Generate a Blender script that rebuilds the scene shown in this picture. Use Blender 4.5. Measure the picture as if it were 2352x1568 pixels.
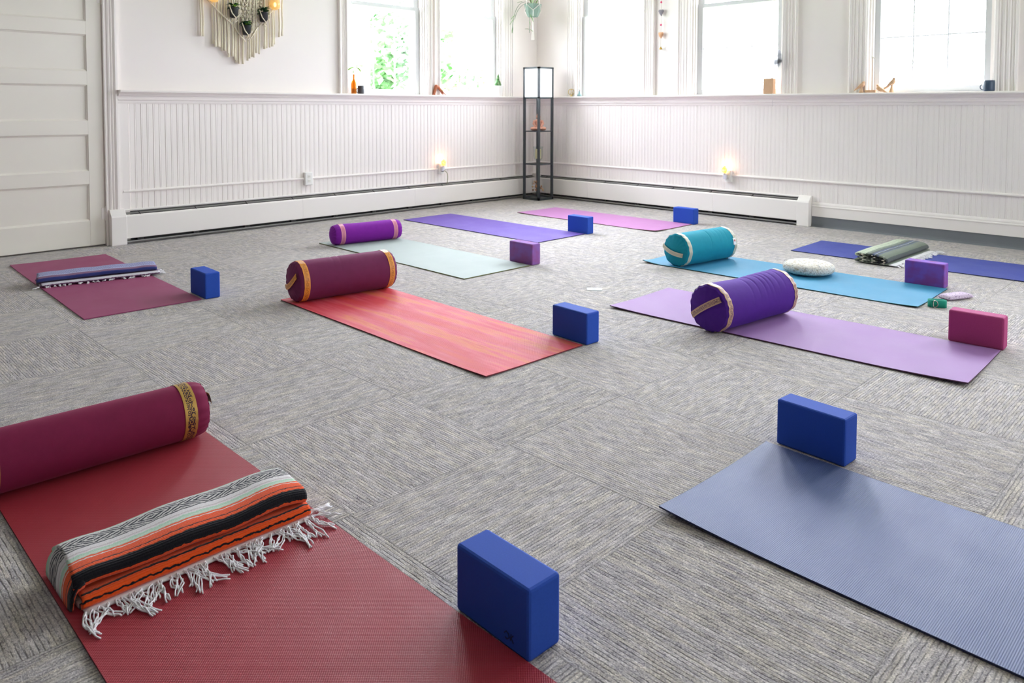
import bpy, bmesh, math, random
from math import sin, cos, pi, sqrt, exp, atan2
from mathutils import Vector, Matrix, noise

sc = bpy.context.scene
for o in list(bpy.data.objects):
    bpy.data.objects.remove(o, do_unlink=True)
COL = sc.collection
random.seed(7)

# ------------------------------------------------------------------ camera
CX, CY, CZ, YAW, PITCH, ROLL = 6.5834, -7.0478, 1.1099, 0.7837, 0.0438, 0.0017
FPX, PY = 1741.0, 324.1
cam = bpy.data.cameras.new('camera'); camo = bpy.data.objects.new('camera', cam); COL.objects.link(camo)
F_ = Vector((-sin(YAW)*cos(PITCH), cos(YAW)*cos(PITCH), -sin(PITCH)))
R_ = Vector((cos(YAW), sin(YAW), 0)); U_ = R_.cross(F_)
R2 = cos(ROLL)*R_ + sin(ROLL)*U_; U2 = -sin(ROLL)*R_ + cos(ROLL)*U_
camo.matrix_world = Matrix(((R2.x, U2.x, -F_.x, CX), (R2.y, U2.y, -F_.y, CY), (R2.z, U2.z, -F_.z, CZ), (0, 0, 0, 1)))
cam.sensor_width = 36.0; cam.sensor_fit = 'HORIZONTAL'
cam.lens = 36.0*FPX/2352.0
cam.shift_x = 0.0; cam.shift_y = -(784.0-PY)/2352.0
cam.clip_start = 0.05; cam.clip_end = 200
cam.dof.use_dof = True; cam.dof.focus_distance = 2.9; cam.dof.aperture_fstop = 6.3
sc.camera = camo

# ------------------------------------------------------------------ world, exposure
SKY, SKY_WEST = 10.5, 2.2
w = bpy.data.worlds.new('world'); sc.world = w; w.use_nodes = True
bg = w.node_tree.nodes['Background']; bg.inputs[0].default_value = (0.86, 0.895, 1.0, 1)
# hazy sky, brighter toward the west (outside the left windows)
wt = w.node_tree; tc = wt.nodes.new('ShaderNodeTexCoord'); sx = wt.nodes.new('ShaderNodeSeparateXYZ'); mr = wt.nodes.new('ShaderNodeMapRange')
wt.links.new(tc.outputs['Generated'], sx.inputs[0]); wt.links.new(sx.outputs[0], mr.inputs[0])
mr.inputs[1].default_value = -.9; mr.inputs[2].default_value = .5; mr.inputs[3].default_value = SKY*SKY_WEST; mr.inputs[4].default_value = SKY
wt.links.new(mr.outputs[0], bg.inputs[1])
sc.view_settings.view_transform = 'Standard'; sc.view_settings.look = 'None'
sc.view_settings.exposure = 1.05; sc.view_settings.gamma = 1.0; sc.view_settings.use_curve_mapping = False
try:
    sc.cycles.use_denoising = True
    sc.cycles.diffuse_bounces = 6
    sc.cycles.max_bounces = 14
    sc.cycles.transparent_max_bounces = 16
    sc.cycles.sample_clamp_indirect = 8.0
    sc.cycles.caustics_reflective = False; sc.cycles.caustics_refractive = False
except Exception:
    pass

# window openings: left wall in y, right wall in x
ZS, ZT = 1.25, 3.15
LW = [(-2.80, -1.805), (-1.60, -0.636)]
RW = [(0.671, 1.643), (2.252, 3.246), (4.05, 5.01), (5.85, 6.81)]
EW = [(-2.6, -1.6)]       # east wall, in y
SW = []                          # wall behind the camera, in x
X1, Y0, ZC, WT = 8.8, -11.5, 3.6, 0.28

def portal(loc, rot, sx, sz):
    l = bpy.data.lights.new('daylight_portal', 'AREA'); l.shape = 'RECTANGLE'; l.size = sx; l.size_y = sz
    l.cycles.is_portal = True
    o = bpy.data.objects.new('daylight_portal', l); COL.objects.link(o); o.location = loc; o.rotation_euler = rot
zm, zh = (ZS+ZT)/2, ZT-ZS
for a, b in LW: portal((-.16, (a+b)/2, zm), (0, -pi/2, 0), zh, b-a)
for a, b in RW: portal(((a+b)/2, .16, zm), (-pi/2, 0, 0), b-a, zh)
for a, b in EW: portal((X1+.16, (a+b)/2, zm), (0, pi/2, 0), zh, b-a)
for a, b in SW: portal(((a+b)/2, Y0-.16, zm), (pi/2, 0, 0), b-a, zh)

# ------------------------------------------------------------------ node helpers
def srgb(h):
    if isinstance(h, str):
        h = h.lstrip('#'); c = [int(h[i:i+2], 16)/255 for i in (0, 2, 4)]
    else: c = h
    return tuple(x/12.92 if x <= .04045 else ((x+.055)/1.055)**2.4 for x in c)
class NT:
    def __init__(s, m):
        m.use_nodes = True; s.t = m.node_tree; s.t.nodes.clear()
        s.out = s.t.nodes.new('ShaderNodeOutputMaterial')
    def n(s, typ, props=None, **ins):
        nd = s.t.nodes.new('ShaderNode'+typ)
        for k, v in (props or {}).items(): setattr(nd, k, v)
        for k, v in ins.items():
            key = int(k[1:]) if (k[0] == 'i' and k[1:].isdigit()) else k.replace('_', ' ')
            s.set(nd.inputs[key], v)
        return nd
    def set(s, sock, v):
        if isinstance(v, bpy.types.NodeSocket): s.t.links.new(v, sock)
        elif isinstance(v, bpy.types.Node): s.t.links.new(v.outputs[0], sock)
        else:
            if hasattr(sock.default_value, '__len__') and not hasattr(v, '__len__'): v = [v]*len(sock.default_value)
            if hasattr(sock.default_value, '__len__') and len(sock.default_value) == 4 and len(v) == 3: v = (*v, 1)
            sock.default_value = v
    def math(s, op, a, b=0., c=0.):
        return s.n('Math', {'operation': op}, i0=a, i1=b, i2=c).outputs[0]
    def mix(s, f, a, b, mode='MIX'):
        nd = s.t.nodes.new('ShaderNodeMix'); nd.data_type = 'RGBA'; nd.blend_type = mode
        s.set(nd.inputs[0], f); s.set(nd.inputs[6], a); s.set(nd.inputs[7], b)
        return nd.outputs[2]
    def ramp(s, f, stops, interp='LINEAR'):
        nd = s.t.nodes.new('ShaderNodeValToRGB'); cr = nd.color_ramp; cr.interpolation = interp
        while len(cr.elements) > 1: cr.elements.remove(cr.elements[-1])
        cr.elements[0].position = stops[0][0]; cr.elements[0].color = (*stops[0][1], 1)
        for p, c in stops[1:]:
            e = cr.elements.new(p); e.color = (*c, 1)
        s.set(nd.inputs[0], f); return nd.outputs[0]
    def noise(s, vec, scale, detail=2., rough=.5):
        return s.n('TexNoise', Vector=vec, Scale=scale, Detail=detail, Roughness=rough).outputs[0]
    def obj(s): return s.n('TexCoord').outputs['Object']
    def uv(s): return s.n('TexCoord').outputs['UV']
    def sep(s, v):
        nd = s.n('SeparateXYZ', i0=v); return nd.outputs
    def comb(s, x, y, z): return s.n('CombineXYZ', i0=x, i1=y, i2=z).outputs[0]
    def bump(s, h, strength=.3, dist=.002): return s.n('Bump', Strength=strength, Distance=dist, Height=h).outputs[0]
    def bsdf(s, col, rough=.6, spec=.5, normal=None, metal=0., **kw):
        b = s.n('BsdfPrincipled', Base_Color=col, Roughness=rough, Metallic=metal)
        b.inputs['Specular IOR Level'].default_value = spec
        for k, v in kw.items(): s.set(b.inputs[k.replace('_', ' ')], v)
        if normal is not None: s.set(b.inputs['Normal'], normal)
        return b
    def done(s, sh): s.t.links.new(sh.outputs[0] if isinstance(sh, bpy.types.Node) else sh, s.out.inputs[0])
MATS = {}
def mat(name, fn=None, **kw):
    if name in MATS: return MATS[name]
    m = bpy.data.materials.new(name); MATS[name] = m
    t = NT(m); t.done(fn(t, **kw)); return m
def plain(t, c='#ffffff', rough=.6, spec=.4, metal=0., grain=0., scale=60., bump=0.):
    c = srgb(c); v = t.obj(); col = c
    if grain:
        nz = t.noise(v, scale, 3.)
        col = t.mix(nz, [x*(1-grain) for x in c], [min(1, x*(1+grain)) for x in c])
    nrm = t.bump(t.noise(v, scale*3, 2.), bump, .001) if bump else None
    return t.bsdf(col, rough, spec, nrm, metal)
def P(name, c, **kw): return mat(name, plain, c=c, **kw)

# ------------------------------------------------------------------ mesh helper
class MB:
    def __init__(s): s.v = []; s.f = []; s.uv = []; s.mi = []
    def add(s, v, f, uv=None, mi=0):
        b = len(s.v); s.v += [tuple(p) for p in v]
        s.uv += list(uv) if uv else [(0., 0.)]*len(v)
        s.f += [tuple(i+b for i in q) for q in f]; s.mi += [mi]*len(f); return s
    def box(s, x0, y0, z0, x1, y1, z1, mi=0):
        v = [(x, y, z) for x in (x0, x1) for y in (y0, y1) for z in (z0, z1)]
        return s.add(v, [(0, 1, 3, 2), (4, 6, 7, 5), (0, 4, 5, 1), (2, 3, 7, 6), (0, 2, 6, 4), (1, 5, 7, 3)], mi=mi)
    def prism(s, poly, fmap, a, b, mi=0):
        n = len(poly); v = [fmap(p, a) for p in poly]+[fmap(p, b) for p in poly]
        f = [(i, (i+1) % n, n+(i+1) % n, n+i) for i in range(n)]+[tuple(range(n-1, -1, -1)), tuple(range(n, 2*n))]
        return s.add(v, f, mi=mi)
    def grid(s, fn, nu, nv, uvf=None, mi=0, flip=False):
        v = [fn(i/nu, j/nv) for i in range(nu+1) for j in range(nv+1)]
        uv = [(uvf(i/nu, j/nv) if uvf else (i/nu, j/nv)) for i in range(nu+1) for j in range(nv+1)]
        q = lambda i, j: i*(nv+1)+j
        f = [(q(i, j), q(i+1, j), q(i+1, j+1), q(i, j+1)) for i in range(nu) for j in range(nv)]
        if flip: f = [x[::-1] for x in f]
        return s.add(v, f, uv, mi)
    def tube(s, path, r, n=8, cap=True, mi=0, closed=False):
        path = [Vector(p) for p in path]; m = len(path); v = []; prev = None
        for i, p in enumerate(path):
            if closed: d = path[(i+1) % m]-path[i-1]
            else: d = path[min(i+1, m-1)]-path[max(i-1, 0)]
            if d.length < 1e-9: d = Vector((0, 0, 1))
            d.normalize()
            if prev is None: a = d.orthogonal().normalized()
            else:
                a = prev-d*prev.dot(d)
                a = a.normalized() if a.length > 1e-6 else d.orthogonal().normalized()
            prev = a; b = d.cross(a); rr = r(i/(m-1 if m > 1 else 1)) if callable(r) else r
            v += [p+a*(rr*cos(2*pi*k/n))+b*(rr*sin(2*pi*k/n)) for k in range(n)]
        f = []
        for i in range(m if closed else m-1):
            for k in range(n):
                a0 = i*n; b0 = ((i+1) % m)*n; f.append((a0+k, a0+(k+1) % n, b0+(k+1) % n, b0+k))
        if cap and not closed: f += [tuple(range(n-1, -1, -1)), tuple((m-1)*n+k for k in range(n))]
        return s.add(v, f, mi=mi)
    def lathe(s, prof, n=24, c=(0, 0, 0), mi=0):
        v = []; f = []
        for r, z in prof: v += [(c[0]+r*cos(2*pi*k/n), c[1]+r*sin(2*pi*k/n), c[2]+z) for k in range(n)]
        m = len(prof)
        for i in range(m-1):
            for k in range(n): f.append((i*n+k, i*n+(k+1) % n, (i+1)*n+(k+1) % n, (i+1)*n+k))
        f += [tuple(range(n-1, -1, -1)), tuple((m-1)*n+k for k in range(n))]
        return s.add(v, f, mi=mi)
    def ell(s, c, r, nu=12, nv=8, mi=0, rot=None):
        v = []; f = []
        for j in range(nv+1):
            th = pi*j/nv
            for k in range(nu):
                p = Vector((r[0]*sin(th)*cos(2*pi*k/nu), r[1]*sin(th)*sin(2*pi*k/nu), r[2]*cos(th)))
                if rot: p = rot @ p
                v.append(p+Vector(c))
        for j in range(nv):
            for k in range(nu): f.append((j*nu+k, (j+1)*nu+k, (j+1)*nu+(k+1) % nu, j*nu+(k+1) % nu))
        return s.add(v, f, mi=mi)
    def build(s, name, m, parent=None, smooth=False, loc=None, rot=0., fix=True, bevel=0., seg=2, solid=None, weld=False, remesh=0.):
        me = bpy.data.meshes.new(name); me.from_pydata([tuple(p) for p in s.v], [], s.f)
        uvl = me.uv_layers.new(name='UVMap')
        for l in me.loops: uvl.data[l.index].uv = s.uv[l.vertex_index]
        for mm in (m if isinstance(m, (list, tuple)) else [m]): me.materials.append(mm)
        for p, i in zip(me.polygons, s.mi): p.material_index = i
        if fix or weld:
            bm = bmesh.new(); bm.from_mesh(me)
            if weld: bmesh.ops.remove_doubles(bm, verts=bm.verts, dist=1e-5)
            if fix: bmesh.ops.recalc_face_normals(bm, faces=bm.faces)
            bm.to_mesh(me); bm.free()
        if smooth: me.polygons.foreach_set('use_smooth', [True]*len(me.polygons))
        o = bpy.data.objects.new(name, me); COL.objects.link(o)
        if parent: o.parent = parent
        if loc: o.location = loc
        if rot: o.rotation_euler = (0, 0, rot)
        if remesh:
            md = o.modifiers.new('merge', 'REMESH'); md.mode = 'VOXEL'; md.voxel_size = remesh; md.use_smooth_shade = True
            sm = o.modifiers.new('soft', 'SMOOTH'); sm.iterations = 4; sm.factor = .5
        if solid:
            md = o.modifiers.new('thickness', 'SOLIDIFY'); md.thickness = solid; md.offset = 0
        if bevel:
            md = o.modifiers.new('bevel', 'BEVEL'); md.width = bevel; md.segments = seg; md.limit_method = 'ANGLE'; md.angle_limit = .6
        return o
def tag(o, label=None, cat=None, group=None, kind=None):
    if label: o['label'] = label
    if cat: o['category'] = cat
    if group: o['group'] = group
    if kind: o['kind'] = kind
    return o
def thing(name, label, cat, loc=(0, 0, 0), rot=0., group=None, kind=None):
    o = bpy.data.objects.new(name, None); COL.objects.link(o); o.empty_display_size = .05
    o.location = loc; o.rotation_euler = (0, 0, rot); return tag(o, label, cat, group, kind)
def struct(o): o['kind'] = 'structure'; return o
# wall mappings: p=(depth into room, height); t along the wall
def ML(p, t): return (p[0], t, p[1])
def MR(p, t): return (t, -p[0], p[1])
def bez(p0, p1, p2, p3, n=10):
    p0, p1, p2, p3 = map(Vector, (p0, p1, p2, p3)); r = []
    for i in range(n+1):
        t = i/n; u = 1-t; r.append(p0*u**3+p1*3*u*u*t+p2*3*u*t*t+p3*t**3)
    return r

# ------------------------------------------------------------------ setting materials
def paint_fn(t, c, rough=.45, bump=.05):
    v = t.obj(); nz = t.noise(v, 3., 3.)
    col = t.mix(nz, [x*.985 for x in srgb(c)], srgb(c))
    return t.bsdf(col, rough, .4, t.bump(t.noise(v, 220., 2.), bump, .001))
WALLP = mat('wall_paint', paint_fn, c='#f6eeea', rough=.55)
TRIMP = mat('trim_paint', paint_fn, c='#f7f0ec', rough=.32, bump=.03)
DOORP = mat('door_paint', paint_fn, c='#f2ece2', rough=.35, bump=.06)
CEILP = mat('ceiling_paint', paint_fn, c='#f4f3f0', rough=.8)
HEATP = mat('heater_enamel', paint_fn, c='#f5efeb', rough=.3, bump=.0)
ALU = P('aluminium', '#a9a9a6', rough=.45, metal=.8)
DARKGAP = P('steel_and_gap_shade', '#3c3c3a', rough=.6)  # dark small parts, also the painted shade inside the heater gap
VINYL = P('grey_vinyl', '#777a80', rough=.45)

T_X, T_Y, T_S = 4.238, -5.925, .61
def carpet_fn(t):
    x, y, z = t.sep(t.obj())
    gx = t.math('DIVIDE', t.math('SUBTRACT', x, T_X), T_S); gy = t.math('DIVIDE', t.math('SUBTRACT', y, T_Y), T_S)
    fx = t.math('FLOOR', gx); fy = t.math('FLOOR', gy)
    par = t.math('FLOORED_MODULO', t.math('ADD', fx, fy), 2.)
    wn = t.n('TexWhiteNoise', {'noise_dimensions': '2D'}, Vector=t.comb(fx, fy, 0.)).outputs[0]
    mixf = lambda a, b: t.math('ADD', t.math('MULTIPLY', a, t.math('SUBTRACT', 1., par)), t.math('MULTIPLY', b, par))
    al, ac = mixf(x, y), mixf(y, x)
    off = t.math('MULTIPLY', wn, 37.)
    wob = t.math('MULTIPLY', t.math('SUBTRACT', t.noise(t.comb(t.math('MULTIPLY', al, 18.), t.math('MULTIPLY', ac, 40.), off), 1., 2.), .5), .55)
    rc = t.math('ADD', t.math('DIVIDE', ac, .0104), wob)
    r = t.math('FLOOR', rc); fr_ = t.math('ABSOLUTE', t.math('SUBTRACT', t.math('FRACT', rc), .5))
    gap = t.ramp(fr_, [(.29, (0, 0, 0)), (.43, (1, 1, 1))])
    on = t.ramp(t.noise(t.comb(t.math('MULTIPLY', al, 26.), t.math('MULTIPLY', r, 7.31), off), 1., 2., .6), [(.40, (0, 0, 0)), (.58, (1, 1, 1))])
    row = t.noise(t.comb(t.math('MULTIPLY', al, 16.), t.math('MULTIPLY', r, 5.17), t.math('ADD', off, 4.)), 1., 2., .6)
    s2 = t.noise(t.comb(t.math('MULTIPLY', al, 190.), t.math('MULTIPLY', ac, 260.), off), 1., 2., .6)
    s3 = t.noise(t.comb(t.math('MULTIPLY', x, 330.), t.math('MULTIPLY', y, 330.), 0.), 1., 1., .5)
    dark = t.math('MULTIPLY', gap, t.math('ADD', .10, t.math('MULTIPLY', on, .85)))
    g = t.math('ADD', t.math('ADD', t.math('MULTIPLY', row, .30), t.math('MULTIPLY', s2, .42)), t.math('MULTIPLY', s3, .28))
    c = t.ramp(g, [(.36, srgb('#6c676a')), (.44, srgb('#a7a2a1')), (.53, srgb('#c6c0bb')), (.61, srgb('#ebe5de'))])
    c = t.mix(t.math('MULTIPLY', dark, .60), c, srgb('#37343a'))
    h = t.math('SUBTRACT', g, t.math('MULTIPLY', dark, .45))
    tint = t.noise(t.comb(t.math('MULTIPLY', al, 9.), t.math('MULTIPLY', ac, 60.), t.math('ADD', off, 9.)), 1., 1.)
    c = t.mix(t.ramp(tint, [(.42, (0, 0, 0)), (.62, (1, 1, 1))]), t.mix(1., c, srgb('#f6f4fa'), 'MULTIPLY'), t.mix(1., c, srgb('#fcf8f3'), 'MULTIPLY'))
    # seam lines between tiles
    fr = lambda g: t.math('ABSOLUTE', t.math('SUBTRACT', t.math('FRACT', g), .5))
    seam = t.math('GREATER_THAN', t.math('MAXIMUM', fr(gx), fr(gy)), .4955)
    c = t.mix(t.math('MULTIPLY', seam, .35), c, srgb('#55524f'))
    val = t.math('ADD', .95, t.math('MULTIPLY', wn, .10))
    c = t.mix(1., c, t.comb(val, val, val), 'MULTIPLY')
    b = t.bsdf(c, .95, .1, t.bump(h, .7, .006))
    b.inputs['Sheen Weight'].default_value = .15; b.inputs['Sheen Roughness'].default_value = .6
    return b
CARPET = mat('carpet_tile', carpet_fn)
def glass_fn(t):
    fz = t.n('Fresnel', IOR=1.35)
    return t.n('MixShader', i0=t.math('MULTIPLY', fz.outputs[0], .5), i1=t.n('BsdfTransparent', Color=(.97, .985, .98)), i2=t.n('BsdfGlossy', Roughness=.02))
GLASS = mat('window_glass', glass_fn)

# ------------------------------------------------------------------ room shell
struct(MB().box(-WT, Y0-WT, -.2, X1+WT, WT, 0).build('floor', CARPET))
struct(MB().box(-WT, Y0-WT, ZC, X1+WT, WT, ZC+.2).build('ceiling', CEILP))
BACKP = mat('dark_bounce_cut', paint_fn, c='#5c5f66', rough=.7)  # unseen wall behind the camera, dark colour invented to cut bounced fill
def wall(name, openings, lo, hi, bx, m=None):
    mb = MB(); c = lo
    for a, b in openings:
        bx(mb, c, a, 0, ZC); bx(mb, a, b, 0, ZS-.03); bx(mb, a, b, ZT, ZC); c = b
    bx(mb, c, hi, 0, ZC); return struct(mb.build(name, m or WALLP))
DOOR = (-5.975, -5.062, 2.30)
def bxl(mb, a, b, z0, z1): mb.box(-WT, a, z0, 0, b, z1)
mb = MB()
for (a, b, z0, z1) in [(Y0-WT, DOOR[0], 0, ZC), (DOOR[0], DOOR[1], DOOR[2], ZC), (DOOR[1], LW[0][0], 0, ZC), (LW[0][1], LW[1][0], 0, ZC), (LW[1][1], WT, 0, ZC)]: bxl(mb, a, b, z0, z1)
for a, b in LW: bxl(mb, a, b, 0, ZS-.03); bxl(mb, a, b, ZT, ZC)
struct(mb.build('wall_left', WALLP))
wall('wall_right', RW, -WT*0, X1+WT, lambda mb, a, b, z0, z1: mb.box(a, 0, z0, b, WT, z1))
wall('wall_back', SW, -WT*0, X1+WT, lambda mb, a, b, z0, z1: mb.box(a, Y0-WT, z0, b, Y0, z1), BACKP)
wall('wall_east', EW, Y0, 0, lambda mb, a, b, z0, z1: mb.box(X1, a, z0, X1+WT, b, z1))

# beadboard wainscot
def bead_profile(a, b, pitch, per):
    pts = []; t = a; k = 0
    while t < b-1e-6:
        strong = (k % per == 0); g = .0020 if strong else .0012; dep = .0080 if strong else .0097
        pts += [(t, .0115), (t+g*.6, dep), (t+g*1.6, dep), (t+g*2.4, .0115)]
        r = .0045
        pts += [(t+g*2.4+r*(1-cos(q)), .0115+.0010*sin(q)) for q in (pi*.25, pi*.5, pi*.75)]
        e = t+g*2.4+2*r
        pts += [(e, .0115), (e+.0012, .0103), (e+.003, .012)]
        t += pitch; k += 1
    pts.append((b, .012)); return pts
def beadboard(name, fm, a, b, pitch, per, z0, z1):
    pr = bead_profile(a, b, pitch, per); mb = MB(); n = len(pr)
    v = [fm((d, z0), t) for t, d in pr]+[fm((d, z1), t) for t, d in pr]+[fm((-.002, z0), t) for t, d in pr]
    f = [(i, i+1, n+i+1, n+i) for i in range(n-1)]+[(i, i+1, 2*n+i+1, 2*n+i) for i in range(n-1)]
    mb.add(v, f); return struct(mb.build(name, TRIMP, fix=True))
beadboard('trim_1', ML, -4.885, -.012, .0485, 2, .02, 1.17)
beadboard('trim_2', MR, .012, X1, .0412, 4, .09, 1.17)
# chair rail with deep sill on top
RAIL = [(0, 1.140), (.018, 1.140), (.022, 1.152), (.022, 1.163), (.034, 1.168), (.036, 1.176), (.030, 1.186), (.032, 1.198), (.046, 1.206), (.050, 1.214), (.062, 1.219), (.066, 1.228), (.090, 1.229), (.096, 1.234), (.097, 1.243), (.092, 1.250), (0, 1.250)]
struct(MB().prism(RAIL, ML, -4.962, -.0, ).build('trim_3', TRIMP))
struct(MB().prism(RAIL, MR, 0.0, X1).build('trim_4', TRIMP))
# edge board where the panelling meets the door casing
struct(MB().prism([(0, 0), (.022, 0), (.022, 1.14), (0, 1.14)], ML, -4.96, -4.885).build('trim_5', TRIMP))
# surface wire raceways
HALF = [(.0, -.011)]+[(.011+.012*sin(a), -.011*cos(a)) for a in (0, pi*.25, pi*.5, pi*.75, pi)]+[(.0, .011)]
def raceway(name, fm, a, b, z): return struct(MB().prism([(d+.006 if d else d, z+h) for d, h in HALF], fm, a, b).build(name, TRIMP))
raceway('trim_6', ML, -4.93, -.02, .425)
raceway('trim_7', MR, .02, X1, .427)
# baseboard with grey cove base beyond the heater, right wall
BASE = [(.0, .098), (.022, .098), (.022, .185), (.026, .188), (.026, .196), (.020, .200), (.020, .212), (.015, .226), (.008, .232), (0, .232)]
struct(MB().prism(BASE, MR, 3.57, X1).build('baseboard_right', TRIMP))
struct(MB().prism([(0, 0), (.028, 0), (.022, .004), (.0165, .014), (.0145, .03), (.0145, .1), (0, .1)], MR, 3.57, X1).build('trim_8', VINYL))

# ------------------------------------------------------------------ windows
def casing_poly(wd, flip=False):
    pr = [(0, 0), (0, .030), (.010, .034), (.018, .030), (.022, .022)]
    n = 3; s0 = .03; s1 = wd-.03; st = (s1-s0)/n
    for k in range(n):
        c0 = s0+k*st; pr += [(c0, .024), (c0+st*.2, .024), (c0+st*.35, .017), (c0+st*.65, .017), (c0+st*.8, .024)]
    pr += [(wd-.026, .024), (wd-.02, .030), (wd-.010, .036), (wd, .030), (wd, 0)]
    if flip: pr = [(wd-t, d) for t, d in pr][::-1]
    return pr
def vcasing(mb, fm, t0, t1, z0, z1, flip=False):
    mb.prism(casing_poly(t1-t0, flip), lambda p, z: fm((p[1], z), t0+p[0]), z0, z1)
def bx(mb, fm, t0, t1, d0, d1, z0, z1):
    a = fm((d0, z0), t0); b = fm((d1, z1), t1)
    mb.box(min(a[0], b[0]), min(a[1], b[1]), min(a[2], b[2]), max(a[0], b[0]), max(a[1], b[1]), max(a[2], b[2]))
SASHP = mat('sash_vinyl', paint_fn, c='#dddedf', rough=.4, bump=.0)
GRIL = P('window_grille', '#f6f8fc', rough=.4)
def window(k, fm, a, b, cl, cr, gl, gr, detail=True):
    root = thing('window_%d' % k, None, None, fm((0, ZS), (a+b)/2)); struct(root)
    o = Vector(root.location); g = lambda p, t: tuple(Vector(fm(p, t))-o)
    mb = MB()   # jambs, head, sill board
    bx(mb, g, a, a+.012, -.25, .0, ZS, ZT); bx(mb, g, b-.012, b, -.25, 0, ZS, ZT)
    bx(mb, g, a, b, -.25, 0, ZT-.012, ZT); bx(mb, g, a, b, -.25, .0, ZS-.03, ZS+.004)
    for t0, t1 in ((a+.012, a+.026), (b-.026, b-.012)): bx(mb, g, t0, t1, -.055, -.022, ZS, ZT)
    mb.build('frame', TRIMP, root)
    mb = MB(); vcasing(mb, g, a-cl, a-.004, ZS, ZT+.02, False); vcasing(mb, g, b+.004, b+cr, ZS, ZT+.02, True)
    mb.prism([(z, d) for z, d in [(0, 0), (0, .03), (.11, .03), (.13, .05), (.16, .05), (.16, 0)]], lambda p, t: g((p[1], ZT+.02+p[0]), t), a-cl-.02, b+cr+.02)
    mb.build('casing', TRIMP, root)
    zm = 2.185; sa, sb = a+.014, b-.014
    def sash(nm, d0, d1, z0, z1, rb, rt):
        mb = MB(); bx(mb, g, sa, gl, d0, d1, z0, z1); bx(mb, g, gr, sb, d0, d1, z0, z1)
        bx(mb, g, gl, gr, d0, d1, z0, z0+rb); bx(mb, g, gl, gr, d0, d1, z1-rt, z1)
        ob = mb.build(nm, SASHP, root, bevel=.003)
        mb = MB(); dm = (d0+d1)/2; bx(mb, g, gl-.004, gr+.004, dm-.002, dm+.002, z0+rb-.004, z1-rt+.004); mb.build('pane', GLASS, root)
        mb = MB()
        wd = gr-gl; hh = (z1-rt)-(z0+rb); dz = dm+.006
        for q in (1, 2): bx(mb, g, gl+wd*q/3-.006, gl+wd*q/3+.006, dz-.003, dz+.003, z0+rb, z1-rt)
        zz = z0+rb+hh*.5
        bx(mb, g, gl, gr, dz-.0025, dz+.0025, zz-.006, zz+.006)
        mb.build('grille', GRIL, root)
    sash('lower_sash', -.092, -.06, ZS+.004, zm+.022, .052, .042)
    sash('upper_sash', -.128, -.096, zm-.02, ZT-.012, .04, .05)
    return root
window(1, ML, *LW[0], .10, .085, -2.70, -1.885)
window(2, ML, *LW[1], .085, .19, -1.53, -.712)
window(3, MR, *RW[0], .15, .14, .754, 1.553)
window(4, MR, *RW[1], .17, .15, 2.335, 3.165)
window(5, MR, *RW[2], .17, .17, 4.122, 4.932)
window(6, MR, *RW[3], .17, .17, 5.93, 6.73)
ME = lambda p, t: (X1-p[0], t, p[1])
MS = lambda p, t: (t, Y0+p[0], p[1])
for i, (a, b) in enumerate(EW): window(7+i, ME, a, b, .15, .15, a+.08, b-.08)
for i, (a, b) in enumerate(SW): window(10+i, MS, a, b, .15, .15, a+.08, b-.08)

# ------------------------------------------------------------------ door
d1 = struct(thing('door_1', None, None, (0, DOOR[1], 0)))
dmb = MB(); ya, yb = DOOR[0]-DOOR[1]+.004, -.0015; st = .112
pz = [(.211, .502), (.606, .895), (1.004, 1.285), (1.394, 1.68), (1.785, 2.075)]
XF, XB = -.004, -.044
def pan(mb):
    mb.box(XB, ya, .012, XF, ya+st, DOOR[2]-.006); mb.box(XB, yb-st, .012, XF, yb, DOOR[2]-.006)
    zz = [.012]+[z for p in pz for z in p]+[DOOR[2]-.006]
    for i in range(0, len(zz), 2): mb.box(XB, ya+st, zz[i], XF, yb-st, zz[i+1])
pan(dmb); dmb.build('door_leaf', DOORP, d1, bevel=.002)
for z0, z1 in pz:
    mb = MB(); y0, y1 = ya+st, yb-st
    rings = [(0, XF-.001), (.003, XF-.006), (.010, XF-.010), (.012, XF-.016), (.014, XF-.0165)]
    v = []; f = []
    for ins, x in rings: v += [(x, y0+ins, z0+ins), (x, y1-ins, z0+ins), (x, y1-ins, z1-ins), (x, y0+ins, z1-ins)]
    for r in range(len(rings)-1):
        for k in range(4): f.append((r*4+k, r*4+(k+1) % 4, r*4+4+(k+1) % 4, r*4+4+k))
    f.append(tuple((len(rings)-1)*4+k for k in range(4)))
    mb.add(v, f); mb.box(XB+.006, y0, z0, XF-.018, y1, z1); mb.build('door_panel', DOORP, d1)
for z in (.26, 1.98):
    mb = MB().tube([(.004, .0, z-.05), (.004, 0, z+.05)], .0075, 10).ell((.004, 0, z+.053), (.006, .006, .006)).ell((.004, 0, z-.053), (.006, .006, .006))
    mb.box(-.003, -.03, z-.045, -.0005, .0, z+.045); mb.build('hinge', TRIMP, d1)
mb = MB(); mb.prism([(0, 0), (0, .022), (.008, .024), (.012, .018), (.022, .018), (.028, .026), (.04, .029), (.046, .022), (.052, .027), (.06, .03), (.066, .023), (.072, .029), (.082, .034), (.098, .034), (.098, 0)], lambda p, z: (p[1], p[0]+.0005, z), 0, 2.42)
mb.prism([(0, 0), (0, .034), (.1, .03), (.1, 0)], lambda p, z: (p[1], DOOR[0]-DOOR[1]-.004-p[0], z), 0, 2.42)
mb.box(0, DOOR[0]-DOOR[1]-.1, 2.31, .032, .1, 2.43); mb.box(-WT, 0.0005, 0, -.0, .004, 2.3); mb.build('door_casing', TRIMP, d1)
MB().box(-WT, DOOR[0]-DOOR[1]+.001, .0, -.05, -.001, 2.3).build('hall_backing', P('hall_paint', '#d6cdc2'), d1)

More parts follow.
